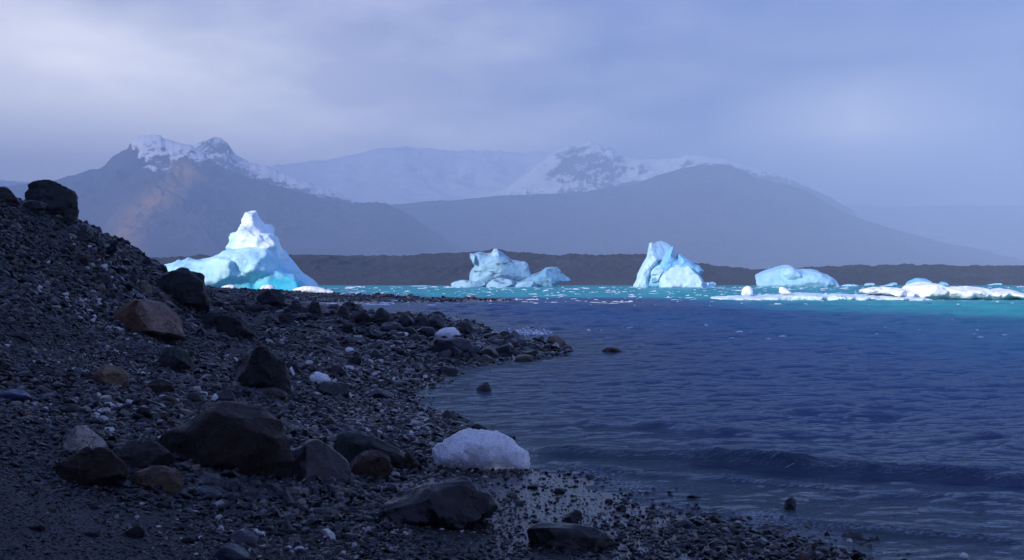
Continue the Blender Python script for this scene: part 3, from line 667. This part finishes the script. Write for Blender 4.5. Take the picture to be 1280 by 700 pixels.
def stone(label, x0, y0, x1, y1, col, seed, wet=False, depth=.85, name='stone', cat='stone', mat=None, group=None, sharp=.5, sub=4):
    p, f = rock_shape(seed, sub, 16, sharp)
    X0, D, Z0 = hit((x0 + x1) / 2, y1)
    w = (x1 - x0) * D / F; h = (y1 - y0) * D / F; dep = w * depth
    D += dep * .35
    mn, mx = p.min(0), p.max(0); q = (p - (mn + mx) / 2) / (mx - mn)
    zt = H - (y0 - 350) / F * D; zb = H - (y1 - 350) / F * D - .35 * h
    q = q * [w, dep, zt - zb]; q[:, 2] += (zt - zb) / 2
    me = mesh_np(name, q, None, True, f)
    o = link(name, me, mat or (M_WET if wet else M_ROCK), (((x0 + x1) / 2 - 640) / F * D, D, zb)); o.color = (*(c if mat else c * .5 for c in col), 1)
    return tag(o, label, cat, group)
SL = [
 ('flat pale stone peeking over the blackish-brown boulder, left of two', 250,383,276,393,(.12,.12,.125),0),
 ('flat pale stone peeking over the blackish-brown boulder, right of two', 276,382,294,392,(.14,.135,.13),0),
 ('blue-grey rounded stone sunk in the dark slope at left', 12,413,42,426,(.06,.065,.08),0),
 ('slate-blue flat slab cut by the left edge of the beach', -20,486,44,503,(.05,.07,.16),1),
 ('small tan stone low on the slope above the orange-brown boulder', 92,318,112,330,(.09,.07,.055),0),
 ('light grey oval stone on the slope left of the pale grey-tan stone', 119,342,138,357,(.08,.085,.10),0),
 ('dark block standing on the skyline of the slope', 132,299,146,311,(.025,.026,.030),0),
 ('dark stone on the skyline at the lower end of the slope', 176,321,190,333,(.025,.026,.030),0),
 ('brown stone at the skyline just left of the tall iceberg', 196,330,210,340,(.03,.028,.028),0),
 ('dark brown triangular stone in front of the lagoon inlet', 385,377,401,393,(.035,.028,.028),0),
 ('dark flat stone left of the triangular one at the inlet', 360,378,380,390,(.03,.026,.026),0),
 ('brown pyramid stone on the edge of the lagoon inlet', 418,382,437,398,(.06,.042,.034),0),
 ('low brown stone pair member beside the brown pyramid stone', 437,388,463,406,(.04,.030,.027),0),
 ('tall dark pointed stone in front of the inlet water', 466,384,487,404,(.035,.034,.038),0),
 ('dark brown stone between two low boulders at the inlet', 346,391,370,406,(.04,.032,.03),0),
 ('black wet boulder at the left of the black cluster', 498,393,517,409,(.018,.018,.022),1),
 ('black wet boulder in the middle of the black cluster', 515,395,537,411,(.016,.016,.020),1),
 ('largest black wet boulder at the right of the black cluster', 531,393,560,412,(.018,.018,.022),1),
 ('wide dark stone below the tall pointed stone', 474,402,505,418,(.028,.026,.03),1),
 ('small dark round stone among ice scraps', 499,408,522,420,(.02,.02,.024),1),
 ('dark stone left of the flat ice slab', 523,408,543,422,(.02,.02,.024),1),
 ('grey domed stone on the point below the long grey rock', 558,432,579,446,(.045,.047,.055),1),
 ('dark domed stone with a pale rim on the point', 583,433,605,447,(.04,.042,.05),1),
 ('paler grey domed stone in the middle of the point', 602,434,624,447,(.085,.08,.075),1),
 ('dark rounded stone right of the paler domed one', 618,430,640,444,(.022,.022,.026),1),
 ('dark grey stone behind the paler domed one', 614,424,637,437,(.04,.042,.05),1),
 ('olive-tan stone at the water edge of the point', 596,443,619,453,(.085,.08,.05),1),
 ('tan oval stone lying in shallow water off the point', 642,443,667,452,(.13,.115,.085),1),
 ('black stone behind the tan oval stone', 654,437,677,447,(.018,.018,.02),1),
 ('grey stone near the outer end of the rocky point', 637,424,661,436,(.045,.045,.05),1),
 ('black jagged stone touching the tan tip boulder', 660,421,684,431,(.02,.02,.024),1),
 ('dark wedge stone at the beach edge above the shore bend', 547,457,573,470,(.025,.025,.03),1),
 ('reddish brown stone at the bottom edge right of centre', 997,690,1013,704,(.12,.06,.04),1),
 ('dark pebbly stone in the wet gravel above the low flat stone', 702,636,728,654,(.022,.02,.02),1),
 ('grey-violet flat stone in the wash at lower centre right', 842,648,872,659,(.06,.058,.07),1),
 ('dark flat stone half sunk near the middle of the beach', 452,485,493,498,(.028,.030,.042),1),
 ('black angular stone right of the upper small ice piece', 436,444,452,459,(.02,.02,.022),0),
 ('slate stone in the gravel above the dark sunken flat stone', 462,436,480,449,(.05,.052,.062),1),
 ('grey rounded stone above the bend in the shoreline', 487,434,507,444,(.04,.042,.05),1),
 ('smooth violet-blue stone at the bottom left', 286,662,324,679,(.07,.065,.085),1),
 ('dark blue flat stone at the very bottom left', 262,678,313,704,(.022,.025,.042),1),
 ('thin blue stone right of the smooth blue-grey oval', 304,618,341,628,(.04,.05,.085),1),
 ('small brown stone in front of the rugged black boulder left side', 478,604,496,617,(.03,.026,.03),1),
]
for i, (lab, x0, y0, x1, y1, c, w) in enumerate(SL): stone(lab, x0, y0, x1, y1, c, 200 + i, bool(w))

# ---------------------------------------------------------------- ice on the beach
def beach_ice(label, poly, seed, T=.6, res=60, **k):
    return hero(label, poly, (1, 1, 1), T=T, seed=seed, mat=M_CLEAR, name='ice_chunk', cat='ice', res=res, **k)
beach_ice('large clear glittering ice chunk resting at the water edge', [(536,569),(541,559),(557,551),(572,541),(590,537),(605,538),(632,545),(646,555),(658,566),(663,577),(663,586),(634,588),(587,587),(560,584),(543,576)], 301, T=.6, res=150, noise=.032, cuts=3, cutd=.84, ns=.06, bury=False)
beach_ice('small clear ice chunk propped on the greenish rounded stone', [(386,474),(389,466),(397,463),(404,466),(413,470),(413,480),(392,480)], 302, bury=False, noise=.04, cuts=4, base=(400,481))
beach_ice('flat white ice slab among the black boulders of the point', [(541,424),(547,413),(556,409),(573,410),(577,422),(560,426)], 303, cuts=4)
beach_ice('little ice scrap on the gravel in the upper middle of the beach', [(430,437),(436,433),(443,435),(443,441),(433,441)], 304, cuts=3, res=40)
beach_ice('slim ice stick leaning against the speckled black boulder', [(360,458),(363,455),(370,467),(368,471)], 305, cuts=2, res=40, T=.9)
beach_ice('flat ice sliver between the brown cobble and the massive boulder', [(244,494),(249,489),(260,490),(259,496),(248,497)], 306, cuts=3, res=40)
beach_ice('ice wedge on the left of the dark glossy stone', [(262,505),(264,496),(272,489),(274,494),(268,506)], 307, cuts=3, res=40)
beach_ice('tiny ice bead above the dark flat stones of the point', [(449,425),(452,421),(457,423),(456,427)], 308, cuts=2, res=32)
beach_ice('thin ice scrap left of the flat ice slab', [(519,414),(526,409),(537,411),(535,415)], 309, cuts=2, res=36)
beach_ice('pale ice scrap below the small dark round stone', [(491,418),(500,414),(511,416),(510,420)], 310, cuts=2, res=36)
beach_ice('little clear ice ball bobbing at the bottom right edge', [(1197,703),(1199,694),(1205,690),(1211,694),(1212,703)], 311, cuts=2, res=36, T=.9)

# ---------------------------------------------------------------- loose cobbles: individuals copied from a few shapes
TPL = []
for s in range(10):
    p, f = rock_shape(900 + s, 3, 14, .35); p = p / np.abs(p).max(0)
    TPL.append((mesh_np('cobble', p, None, True, f), mesh_np('cobble', p, None, True, f)))
for a, b in TPL: a.materials.append(M_ROCK); b.materials.append(M_WET)
def scatter(n, region, sizes, cols, group, label, wet, seed, zlim=None):
    r = np.random.default_rng(seed); k = 0; tries = 0
    while k < n and tries < n * 12:
        tries += 1
        px, py = region(r)
        x, y, zz = hit(px, py)
        if zz <= .004 and wet == 0 or y > 200: continue
        s = r.uniform(*sizes) * y / F * .5 * (1 + .5 * (r.random() < .15))
        o = bpy.data.objects.new('cobble', TPL[r.integers(10)][1 if wet else 0]); COL.objects.link(o)
        o.location = (x, y, zz + s * .15); o.scale = (s * r.uniform(.85, 1.3), s * r.uniform(.85, 1.2), s * r.uniform(.45, .75))
        o.rotation_euler = (r.normal(0, .2), r.normal(0, .2), r.uniform(0, 6.28))
        c = np.array(cols[r.integers(len(cols))]) * r.uniform(.3, .75); o.color = (*c, 1)
        tag(o, label, 'stone', group); k += 1
DC = [DK, (.03,.031,.036), (.045,.046,.052), (.04,.034,.03), (.028,.03,.04), (.06,.05,.045)]
def slope(r):
    px = r.uniform(0, 250); top = np.interp(px, [0, 60, 96, 140, 183, 250], [262, 285, 292, 310, 332, 372]); return px, r.uniform(top, top + 110)
def crest(r):
    px = r.uniform(255, 500); t = np.interp(px, [255, 300, 400, 500], [378, 380, 393, 404]); return px, t + abs(r.normal(0, 9))
def point(r):
    px = r.uniform(480, 690); return px, np.interp(px, [480, 600, 690], [420, 430, 427]) + r.normal(0, 7)
def near(r):
    return r.uniform(0, 470), r.uniform(430, 690)
def wash(r):
    px = r.uniform(420, 1000); return px, np.interp(px, [420, 560, 700, 860, 1000], [480, 545, 610, 655, 690]) + r.uniform(-12, 60)
scatter(85, slope, (6, 14), DC, 'dark stones embedded in the left slope', 'dark angular stone embedded in the gravel slope at left', 0, 1)
scatter(75, crest, (7, 17), DC, 'stones heaped along the inlet', 'dark stone heaped on the beach crest before the lagoon inlet', 0, 2)
scatter(55, point, (7, 15), [DK, (.03,.03,.035), (.05,.05,.055), (.08,.075,.06)], 'wet stones of the rocky point', 'small wet stone on the rocky point running into the water', 1, 3)
scatter(45, near, (9, 20), DC + [(.10,.085,.065), (.06,.07,.065)], 'cobbles on the black gravel', 'small cobble lying loose on the black gravel of the near beach', 0, 4)
scatter(30, wash, (9, 18), [DK, (.03,.03,.035), (.045,.04,.045)], 'wet pebbles of the wash zone', 'small wet stone in the wash along the water edge', 1, 5)

# ---------------------------------------------------------------- gravel: too many to count
pcol = bpy.data.collections.new('pebble_shapes')
for s in range(9):
    p, f = rock_shape(700 + s, 2 if s < 6 else 1, 12, .3); p = p / np.abs(p).max(0) * [1, .85, .62]
    me = mesh_np('pebble_shape', p, None, False, f); me.materials.append(M_PEB)
    pcol.objects.link(bpy.data.objects.new('pebble_shape', me))
def gravel_points():
    P, SC, WET = [], [], []
    def put(x, y, px_lo, px_hi, zmin=-.03):
        z = ground(x, y); m = fbm(x * .7, y * .45, 0 * x, 4, 83) + .25
        keep = np.clip(.62 + 1.6 * m, .42, 1) * np.where((z < .07) & (y < 14), .75, 1)
        ok = (z > zmin) & (rng.random(len(x)) < keep)
        x, y, z = x[ok], y[ok], z[ok]
        s = (px_lo + (px_hi - px_lo) * rng.random(len(x)) ** 4.5) * y / F * .5
        s = np.maximum(s * 2 ** (1.8 * fbm(x * .45 + 9, y * .3, 0 * x, 3, 97) + .15), .006)
        P.append(np.stack([x, y, z + s * .12], -1)); SC.append(s); WET.append(np.clip(1 - (z - .05) / .35, 0, 1))
    def world(n, u0, u1, d0, d1, *a):
        # even in the view's own solid angle: distance is drawn so that nearer ground gets more, smaller stones
        d = 1 / (1 / d1 + (1 / d0 - 1 / d1) * rng.random(n)); u = rng.uniform(u0, u1, n); put(u * d, d, *a)
    world(185000, -.62, .42, 4.6, 26, 2.2, 12)
    world(80000, -.62, .05, 15, 62, 2.2, 11)
    world(26000, -.62, -.25, 18, 40, 4, 16)
    world(9000, -.62, .35, 5, 20, 8, 17)
    # the spit
    n = 9000; d = rng.uniform(108, 172, n); u = rng.uniform(-.30, .09, n); put(u * d, d, 2.2, 5.0, .0)
    return np.concatenate(P), np.concatenate(SC), np.concatenate(WET)
P, SC, WET = gravel_points()
me = mesh_np('gravel', P, None)
n = len(P)
attr(me, 'wet', WET)
patch = fbm(P[:, 0] * .5, P[:, 1] * .5, 0 * P[:, 0], 3, 61) * .18
attr(me, 'tint', np.clip(rng.random(n) ** 1.05 + patch, 0, 1))
sv = np.stack([SC * rng.uniform(.8, 1.35, n), SC * rng.uniform(.8, 1.2, n), SC * rng.uniform(.6, 1.1, n)], -1)
a = me.attributes.new('scl', 'FLOAT_VECTOR', 'POINT'); a.data.foreach_set('vector', sv.astype(np.float32).ravel())
rv = np.stack([rng.normal(0, .45, n), rng.normal(0, .45, n), rng.uniform(0, 6.28, n)], -1)
a = me.attributes.new('rot', 'FLOAT_VECTOR', 'POINT'); a.data.foreach_set('vector', rv.astype(np.float32).ravel())
gravel = tag(link('gravel', me, M_PEB), kind='stuff')
ng = bpy.data.node_groups.new('gravel', 'GeometryNodeTree')
ng.interface.new_socket('Geometry', in_out='INPUT', socket_type='NodeSocketGeometry'); ng.interface.new_socket('Geometry', in_out='OUTPUT', socket_type='NodeSocketGeometry')
N = ng.nodes; L = ng.links
gi, go = N.new('NodeGroupInput'), N.new('NodeGroupOutput')
m2p = N.new('GeometryNodeMeshToPoints'); ci = N.new('GeometryNodeCollectionInfo'); ci.inputs[0].default_value = pcol; ci.inputs[1].default_value = True; ci.inputs[2].default_value = True
ip = N.new('GeometryNodeInstanceOnPoints'); ip.inputs['Pick Instance'].default_value = True
def named(nm, typ):
    q = N.new('GeometryNodeInputNamedAttribute'); q.data_type = typ; q.inputs[0].default_value = nm; return q.outputs[0]
rnd = N.new('FunctionNodeRandomValue'); rnd.data_type = 'INT'
[s for s in rnd.inputs if s.name == 'Max' and s.type == 'INT'][0].default_value = 8
e2r = N.new('FunctionNodeEulerToRotation')
L.new(gi.outputs[0], m2p.inputs[0]); L.new(m2p.outputs[0], ip.inputs['Points']); L.new(ci.outputs[0], ip.inputs['Instance'])
L.new([s for s in rnd.outputs if s.type == 'INT'][0], ip.inputs['Instance Index'])
L.new(named('rot', 'FLOAT_VECTOR'), e2r.inputs[0]); L.new(e2r.outputs[0], ip.inputs['Rotation']); L.new(named('scl', 'FLOAT_VECTOR'), ip.inputs['Scale'])
L.new(ip.outputs[0], go.inputs[0])
gravel.modifiers.new('gravel', 'NODES').node_group = ng

# ---------------------------------------------------------------- splash at the point
V, Q = [], []
sx, sy, sz = hit(660, 421); v, f = ICO[1]; T_ = []
for i in range(260):
    t = rng.random(); c = np.array([(625 + 62 * t - 640) / F * sy + rng.normal(0, .12), sy + 1.2 + rng.normal(0, .5), abs(rng.normal(0, .11)) * (1 - abs(t - .55)) + .02])
    T_.append(f + len(V) * len(v)); V.append(v * rng.uniform(.012, .05) + c)
me = mesh_np('splash', np.concatenate(V), None, True, np.concatenate(T_)); tag(link('splash', me, M_FOAM), kind='stuff')

# ---------------------------------------------------------------- moraine, mountains, glacier
def ridge_mesh(name, crest_px, D, front, back, mat, nu=420, nv=150, rough=.16, seed=1, power=1.15, snow=None, sun_patch=None, gully=1.0, u_pad=260, crest_wob=0.0, zbase=-4.0, detail=1.0):
    c = np.array(crest_px, float)
    px = np.linspace(c[0, 0], c[-1, 0], nu); pyc = np.interp(px, c[:, 0], c[:, 1])
    pyc = pyc + crest_wob * (fbm(px / 14, 0 * px, 0 * px + seed, 4, seed + 40) + .5 * fbm(px / 5, 0 * px, 0 * px + seed, 3, seed + 47, .6, True))
    hc = H - (pyc - 350) / F * D
    t = np.concatenate([np.linspace(0, 1, nv), np.linspace(1, 2, nv // 3)[1:]])
    kk = max(3, int(nu / (px[-1] - px[0]) * 34)) | 1; g = np.exp(-np.linspace(-2, 2, kk) ** 2); hs = np.convolve(np.pad(hc, kk // 2, mode='edge'), g / g.sum(), 'valid')
    TT, PX = np.meshgrid(t, px, indexing='ij'); HC = np.interp(PX, px, hs); DH = np.interp(PX, px, hc - hs)
    U = (PX - 640) / F
    YY = np.where(TT <= 1, D - front * (1 - TT), D + back * (TT - 1))
    XX = U * YY
    prof = np.where(TT <= 1, np.clip(TT, 0, 1) ** power, np.clip(2 - TT, 0, 1) ** 1.4)
    sc = front * .16
    WX = XX + sc * 1.8 * fbm(XX / (sc * 2.4), YY / (sc * 2.0), 0 * XX, 3, seed + 5) + (YY - D) * .5 * fbm(XX / (sc * 5), 0 * XX, 0 * XX + seed, 2, seed + 6)
    n = fbm(WX / sc, YY / (sc * .8), 0 * XX, 6, seed, .55, True); n2 = fbm(XX / (sc * .25), YY / (sc * .22), 0 * XX, 4, seed + 17, .6)
    mask = np.sin(np.clip(TT, 0, 2) / 2 * math.pi) ** .7 * np.clip(1 - np.exp(-((TT - 1) / .05) ** 2), .08, 1)
    Z = zbase + (HC - zbase) * prof + DH * prof ** 14 + (np.abs(HC) + 1) * rough * mask * (gully * (n - .75) + .35 * detail * n2)
    me = mesh_np(name, np.stack([XX, YY, Z], -1).reshape(-1, 3), grid_quads(*XX.shape))
    py_eq = 350 - (Z - H) / YY * F; px_eq = XX / YY * F + 640
    if snow is not None: attr(me, 'snow', snow(px_eq, py_eq, TT).ravel())
    if sun_patch is not None: attr(me, 'sun_patch', sun_patch(px_eq, py_eq, TT).ravel())
    return tag(link(name, me, mat), kind='structure')
M_MOR = mat_mountain('moraine_ground', (.013, .014, .021), (.028, .026, .033), False)
ridge_mesh('moraine', [(-900,318),(-200,322),(150,322),(200,321),(250,318),(275,321),(340,319),(365,317),(420,319),(500,318.5),(560,316),(595,314),(622,310),(640,314),(690,318),(780,317.5),(810,318),(850,324),(880,329),(910,334),(960,335.5),(1030,333),(1060,332),(1140,330),(1190,331.5),(1280,331),(1500,330),(1900,326),(2600,330)],
           560, 92, 120, M_MOR, nu=1700, nv=90, rough=.17, seed=4, power=.8, crest_wob=2.0, zbase=-1.0)
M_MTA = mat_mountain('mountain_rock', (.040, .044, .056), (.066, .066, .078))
M_MTB = mat_mountain('snowy_rock', (.05, .048, .055), (.08, .075, .08))
def seg(px, pts): q = np.array(pts); return np.interp(px, q[:, 0], q[:, 1])
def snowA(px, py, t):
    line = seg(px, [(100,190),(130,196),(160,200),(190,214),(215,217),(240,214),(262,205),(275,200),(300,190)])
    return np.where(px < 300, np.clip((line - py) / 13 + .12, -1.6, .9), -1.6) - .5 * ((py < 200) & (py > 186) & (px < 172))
def sun_patchA(px, py, t):  # where the painted streak of sunlight runs down the left mountain
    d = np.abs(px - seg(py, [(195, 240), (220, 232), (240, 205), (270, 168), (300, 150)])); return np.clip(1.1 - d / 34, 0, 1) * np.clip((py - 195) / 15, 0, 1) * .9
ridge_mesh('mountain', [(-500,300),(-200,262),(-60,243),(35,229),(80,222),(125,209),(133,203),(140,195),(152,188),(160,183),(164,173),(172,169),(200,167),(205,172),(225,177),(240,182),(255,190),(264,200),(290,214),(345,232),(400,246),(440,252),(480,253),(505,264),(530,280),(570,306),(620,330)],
           4100, 1500, 1200, M_MTA, seed=9, rough=.15, power=1.2, snow=snowA, sun_patch=sun_patchA, crest_wob=2.2, nu=620)
def snow_line(pts, soft, rocks=()):
    def f(px, py, t):
        v = np.clip((seg(px, pts) - py) / soft + .25, -1.5, 1.1)
        for (x, y, a, b, k) in rocks: v = v - k * np.exp(-((px - x) / a) ** 2 - ((py - y) / b) ** 2)
        return v
    return f
ridge_mesh('mountain', [(140,262),(180,232),(205,212),(225,196),(240,183),(250,177),(258,175),(265,172),(275,171),(284,178),(291,186),(298,194),(312,201),(345,212),(380,224),(410,236),(440,250),(475,262),(520,285)],
           5200, 1100, 900, M_MTB, seed=15, rough=.12, power=1.1, snow=snow_line([(140,190),(240,198),(300,226),(360,240),(430,256),(520,270)], 14, [(268,181,26,16,.55)]), crest_wob=2.2, nu=420)
ridge_mesh('mountain', [(-600,240),(-300,230),(-60,225),(35,226),(100,228),(180,222),(240,214),(300,210),(370,204),(410,199),(440,192),(480,185),(510,183),(560,188),(610,187),(650,191),(690,189),(760,197),(840,220),(900,240)],
           9000, 2900, 1500, M_MTB, seed=14, rough=.06, gully=.8, power=1.1, snow=snow_line([(-600,215),(100,222),(300,250),(430,262),(640,262),(900,262)], 16, [(505,190,40,8,.5)]), crest_wob=2.2, nu=600)
ridge_mesh('mountain', [(520,262),(570,251),(610,242),(640,230),(662,212),(680,198),(690,190),(705,181),(720,180),(738,174),(752,181),(765,184),(780,194),(800,199),(830,197),(880,193),(905,198),(940,209),(965,214),(1000,229),(1030,241),(1060,258),(1085,276),(1110,300),(1130,332)],
           7200, 1600, 1200, M_MTB, seed=18, rough=.12, power=1.05, snow=snow_line([(520,264),(640,256),(700,248),(740,244),(780,238),(820,228),(860,214),(900,212),(1000,232)], 14, [(742,208,34,22,.6), (708,204,16,20,.5)]), crest_wob=2.2, nu=560)
ridge_mesh('mountain', [(380,300),(430,264),(480,256),(520,252),(600,247),(650,243),(700,241),(740,238),(790,230),(840,213),(865,205),(885,203),(915,206),(930,212),(945,222),(985,230),(1010,238),(1024,247),(1037,256),(1060,267),(1085,276),(1130,290),(1190,306),(1280,320),(1350,332)],
           5600, 1900, 900, M_MTA, seed=21, rough=.12, power=1.1, snow=lambda px, py, t: np.clip((seg(px, [(400,240),(700,238),(800,226),(850,212),(880,205),(1000,220)]) - py) / 10 + .1, -1.5, .6), crest_wob=.8, nu=560)
M_GLA = mat_mountain('glacier_snow', (.30, .32, .36), (.42, .44, .48), False)
ridge_mesh('glacier', [(800,262),(950,257),(1060,256.5),(1150,257.5),(1280,256),(1500,252),(1900,256)], 7800, 3000, 800, M_GLA, seed=33, rough=.03, power=.9, crest_wob=1.6, nu=240, nv=80)
v = np.array([(-6000, 540, -3), (6000, 540, -3), (13000, 11200, -3), (-13000, 11200, -3)], float)
tag(link('plain', mesh_np('plain', v, [[0, 1, 2, 3]]), M_MOR), kind='structure')

# an added, unseen bank on the left, beyond the frame, shaped to keep the near shore in shade
def shade_bank():
    E = np.array([(-78, 262), (-56, 196), (-26, 146), (4, 104), (29, 66), (60, 17), (95, -40), (150, -120)], float)
    Lh = np.array([120, 160, 190, 205, 210, 210, 205, 200.])
    t = np.linspace(0, len(E) - 1, 120); e = np.stack([np.interp(t, range(len(E)), E[:, k]) for k in (0, 1)], -1); Lq = np.interp(t, range(len(E)), Lh)
    crest = e - np.array(SUN_H) * Lq[:, None]; h = Lq * math.tan(SUN_EL)
    h = h + 1.6 * fbm(t * 1.3, 0 * t, 0 * t, 4, 71)
    s = np.linspace(-1.6, 1.6, 61); Sg, Tg = np.meshgrid(s, t, indexing='ij')
    across = np.array([-.84, -.54])
    cx = np.interp(Tg, t, crest[:, 0]); cy = np.interp(Tg, t, crest[:, 1]); hh = np.interp(Tg, t, h)
    width = hh * .8
    X = cx + across[0] * Sg * width; Y = cy + across[1] * Sg * width
    Z = hh * np.clip(1 - np.abs(Sg) / 1.3, -.1, 1) ** 1.0 + hh * .03 * fbm(X / 9, Y / 9, 0 * X, 4, 5) * np.clip(np.abs(Sg) * 3, 0, 1)
    return mesh_np('shade_hill', np.stack([X, Y, np.maximum(Z, -2)], -1).reshape(-1, 3), grid_quads(*X.shape))
tag(link('shade_hill', shade_bank(), M_GROUND), kind='structure')

# ---------------------------------------------------------------- haze
def haze():
    x0, x1, y0, y1, z0, z1 = -13500, 13500, -420, 11400, -8, 1180
    v = [(x, y, z) for x in (x0, x1) for y in (y0, y1) for z in (z0, z1)]
    q = [[0, 1, 3, 2], [4, 6, 7, 5], [0, 4, 5, 1], [2, 3, 7, 6], [0, 2, 6, 4], [1, 5, 7, 3]]
    m, t = material('haze_air')
    p = t.add('ShaderNodeVolumePrincipled', None, Color=(.435, .575, .80), Density=3.0e-4, Anisotropy=-.35)
    o = t.add('ShaderNodeOutputMaterial'); t.t.links.new(p.outputs[0], o.inputs['Volume'])
    tag(link('haze', mesh_np('haze', v, q, False), m), kind='stuff')
haze()

# ---------------------------------------------------------------- sky, sun, camera
w = bpy.data.worlds.new('World'); S.world = w; w.use_nodes = True
t = NT(w.node_tree)
dirv = t.add('ShaderNodeTexCoord').outputs['Generated']
sep = t.add('ShaderNodeSeparateXYZ', None, Vector=dirv)
sky = t.add('ShaderNodeTexSky', dict(sky_type='NISHITA', sun_disc=False, sun_elevation=SUN_EL, sun_rotation=math.atan2(-SUN_H[0], -SUN_H[1])))
el = sep.outputs[2]
base = t.ramp(t.mapr(el, 0, 1), [(0, (3.3, 4.2, 6.6)), (.10, (3.4, 4.3, 6.6)), (.17, (1.5, 2.0, 4.4)), (.26, (1.1, 1.6, 5.4)), (.46, (.7, 1.1, 4.8)), (.62, (1.8, 2.6, 7.2)), (1, (2.5, 3.4, 8.0))])
back = t.mapr(sep.outputs[1], .25, -.45, 1.0, 1.8)
base = t.mix(1.0, base, t.add('ShaderNodeCombineColor', None, _0=back, _1=back, _2=back).outputs[0], 'MULTIPLY')
mp = t.add('ShaderNodeMapping', None, Vector=dirv); mp.inputs['Scale'].default_value = (1.3, 1.3, 3.6)
n = t.noise(mp.outputs[0], 3.1, 6, .55)
left = t.math('MULTIPLY', t.math('MULTIPLY', t.mapr(sep.outputs[0], .08, -.40), t.mapr(el, .27, .13)), t.mapr(sep.outputs[1], .5, .8), True)
right = t.math('MULTIPLY', t.math('SUBTRACT', 1.0, t.math('MULTIPLY', t.math('ABSOLUTE', t.math('SUBTRACT', sep.outputs[0], .29)), 8.0), True), t.math('SUBTRACT', 1.0, t.math('MULTIPLY', t.math('ABSOLUTE', t.math('SUBTRACT', el, .125)), 18.0), True), True)
front = t.mapr(sep.outputs[1], .2, .7)
cl = t.math('ADD', t.math('MULTIPLY', t.mapr(n, .42, .72), t.math('MULTIPLY', t.math('MULTIPLY', t.mapr(el, .30, .10, 0, .75), t.mapr(sep.outputs[0], .25, -.1, .25, 1.0)), front)), t.math('ADD', t.math('MULTIPLY', left, 1.1), t.math('MULTIPLY', right, .6)), True)
c = t.mix(cl, base, (40.0, 37.5, 32.0))
c = t.mix(.08, c, sky.outputs[0])
bg = t.add('ShaderNodeBackground', None, Color=c, Strength=.1)
o = t.add('ShaderNodeOutputWorld'); t.t.links.new(bg.outputs[0], o.inputs[0])

sun = bpy.data.lights.new('sun', 'SUN'); sun.energy = 5.0; sun.angle = R(.5); sun.color = (1.0, .96, .89)
so = bpy.data.objects.new('sun', sun); COL.objects.link(so)
d = Vector((SUN_H[0] * math.cos(SUN_EL), SUN_H[1] * math.cos(SUN_EL), -math.sin(SUN_EL)))
so.rotation_euler = d.to_track_quat('-Z', 'Y').to_euler(); so.location = (-60, -40, 60)

cam = bpy.data.cameras.new('camera'); cam.lens = 40; cam.sensor_width = 36; cam.clip_start = .1; cam.clip_end = 30000
co = bpy.data.objects.new('camera', cam); COL.objects.link(co); co.location = (0, 0, H); co.rotation_euler = (R(90), 0, 0); S.camera = co
S.view_settings.view_transform = 'Standard'; S.view_settings.look = 'None'; S.view_settings.exposure = 0; S.view_settings.gamma = 1
S.cycles.use_denoising = True; S.cycles.max_bounces = 8; S.cycles.diffuse_bounces = 3; S.cycles.volume_bounces = 2; S.cycles.transmission_bounces = 4
S.cycles.sample_clamp_indirect = 4
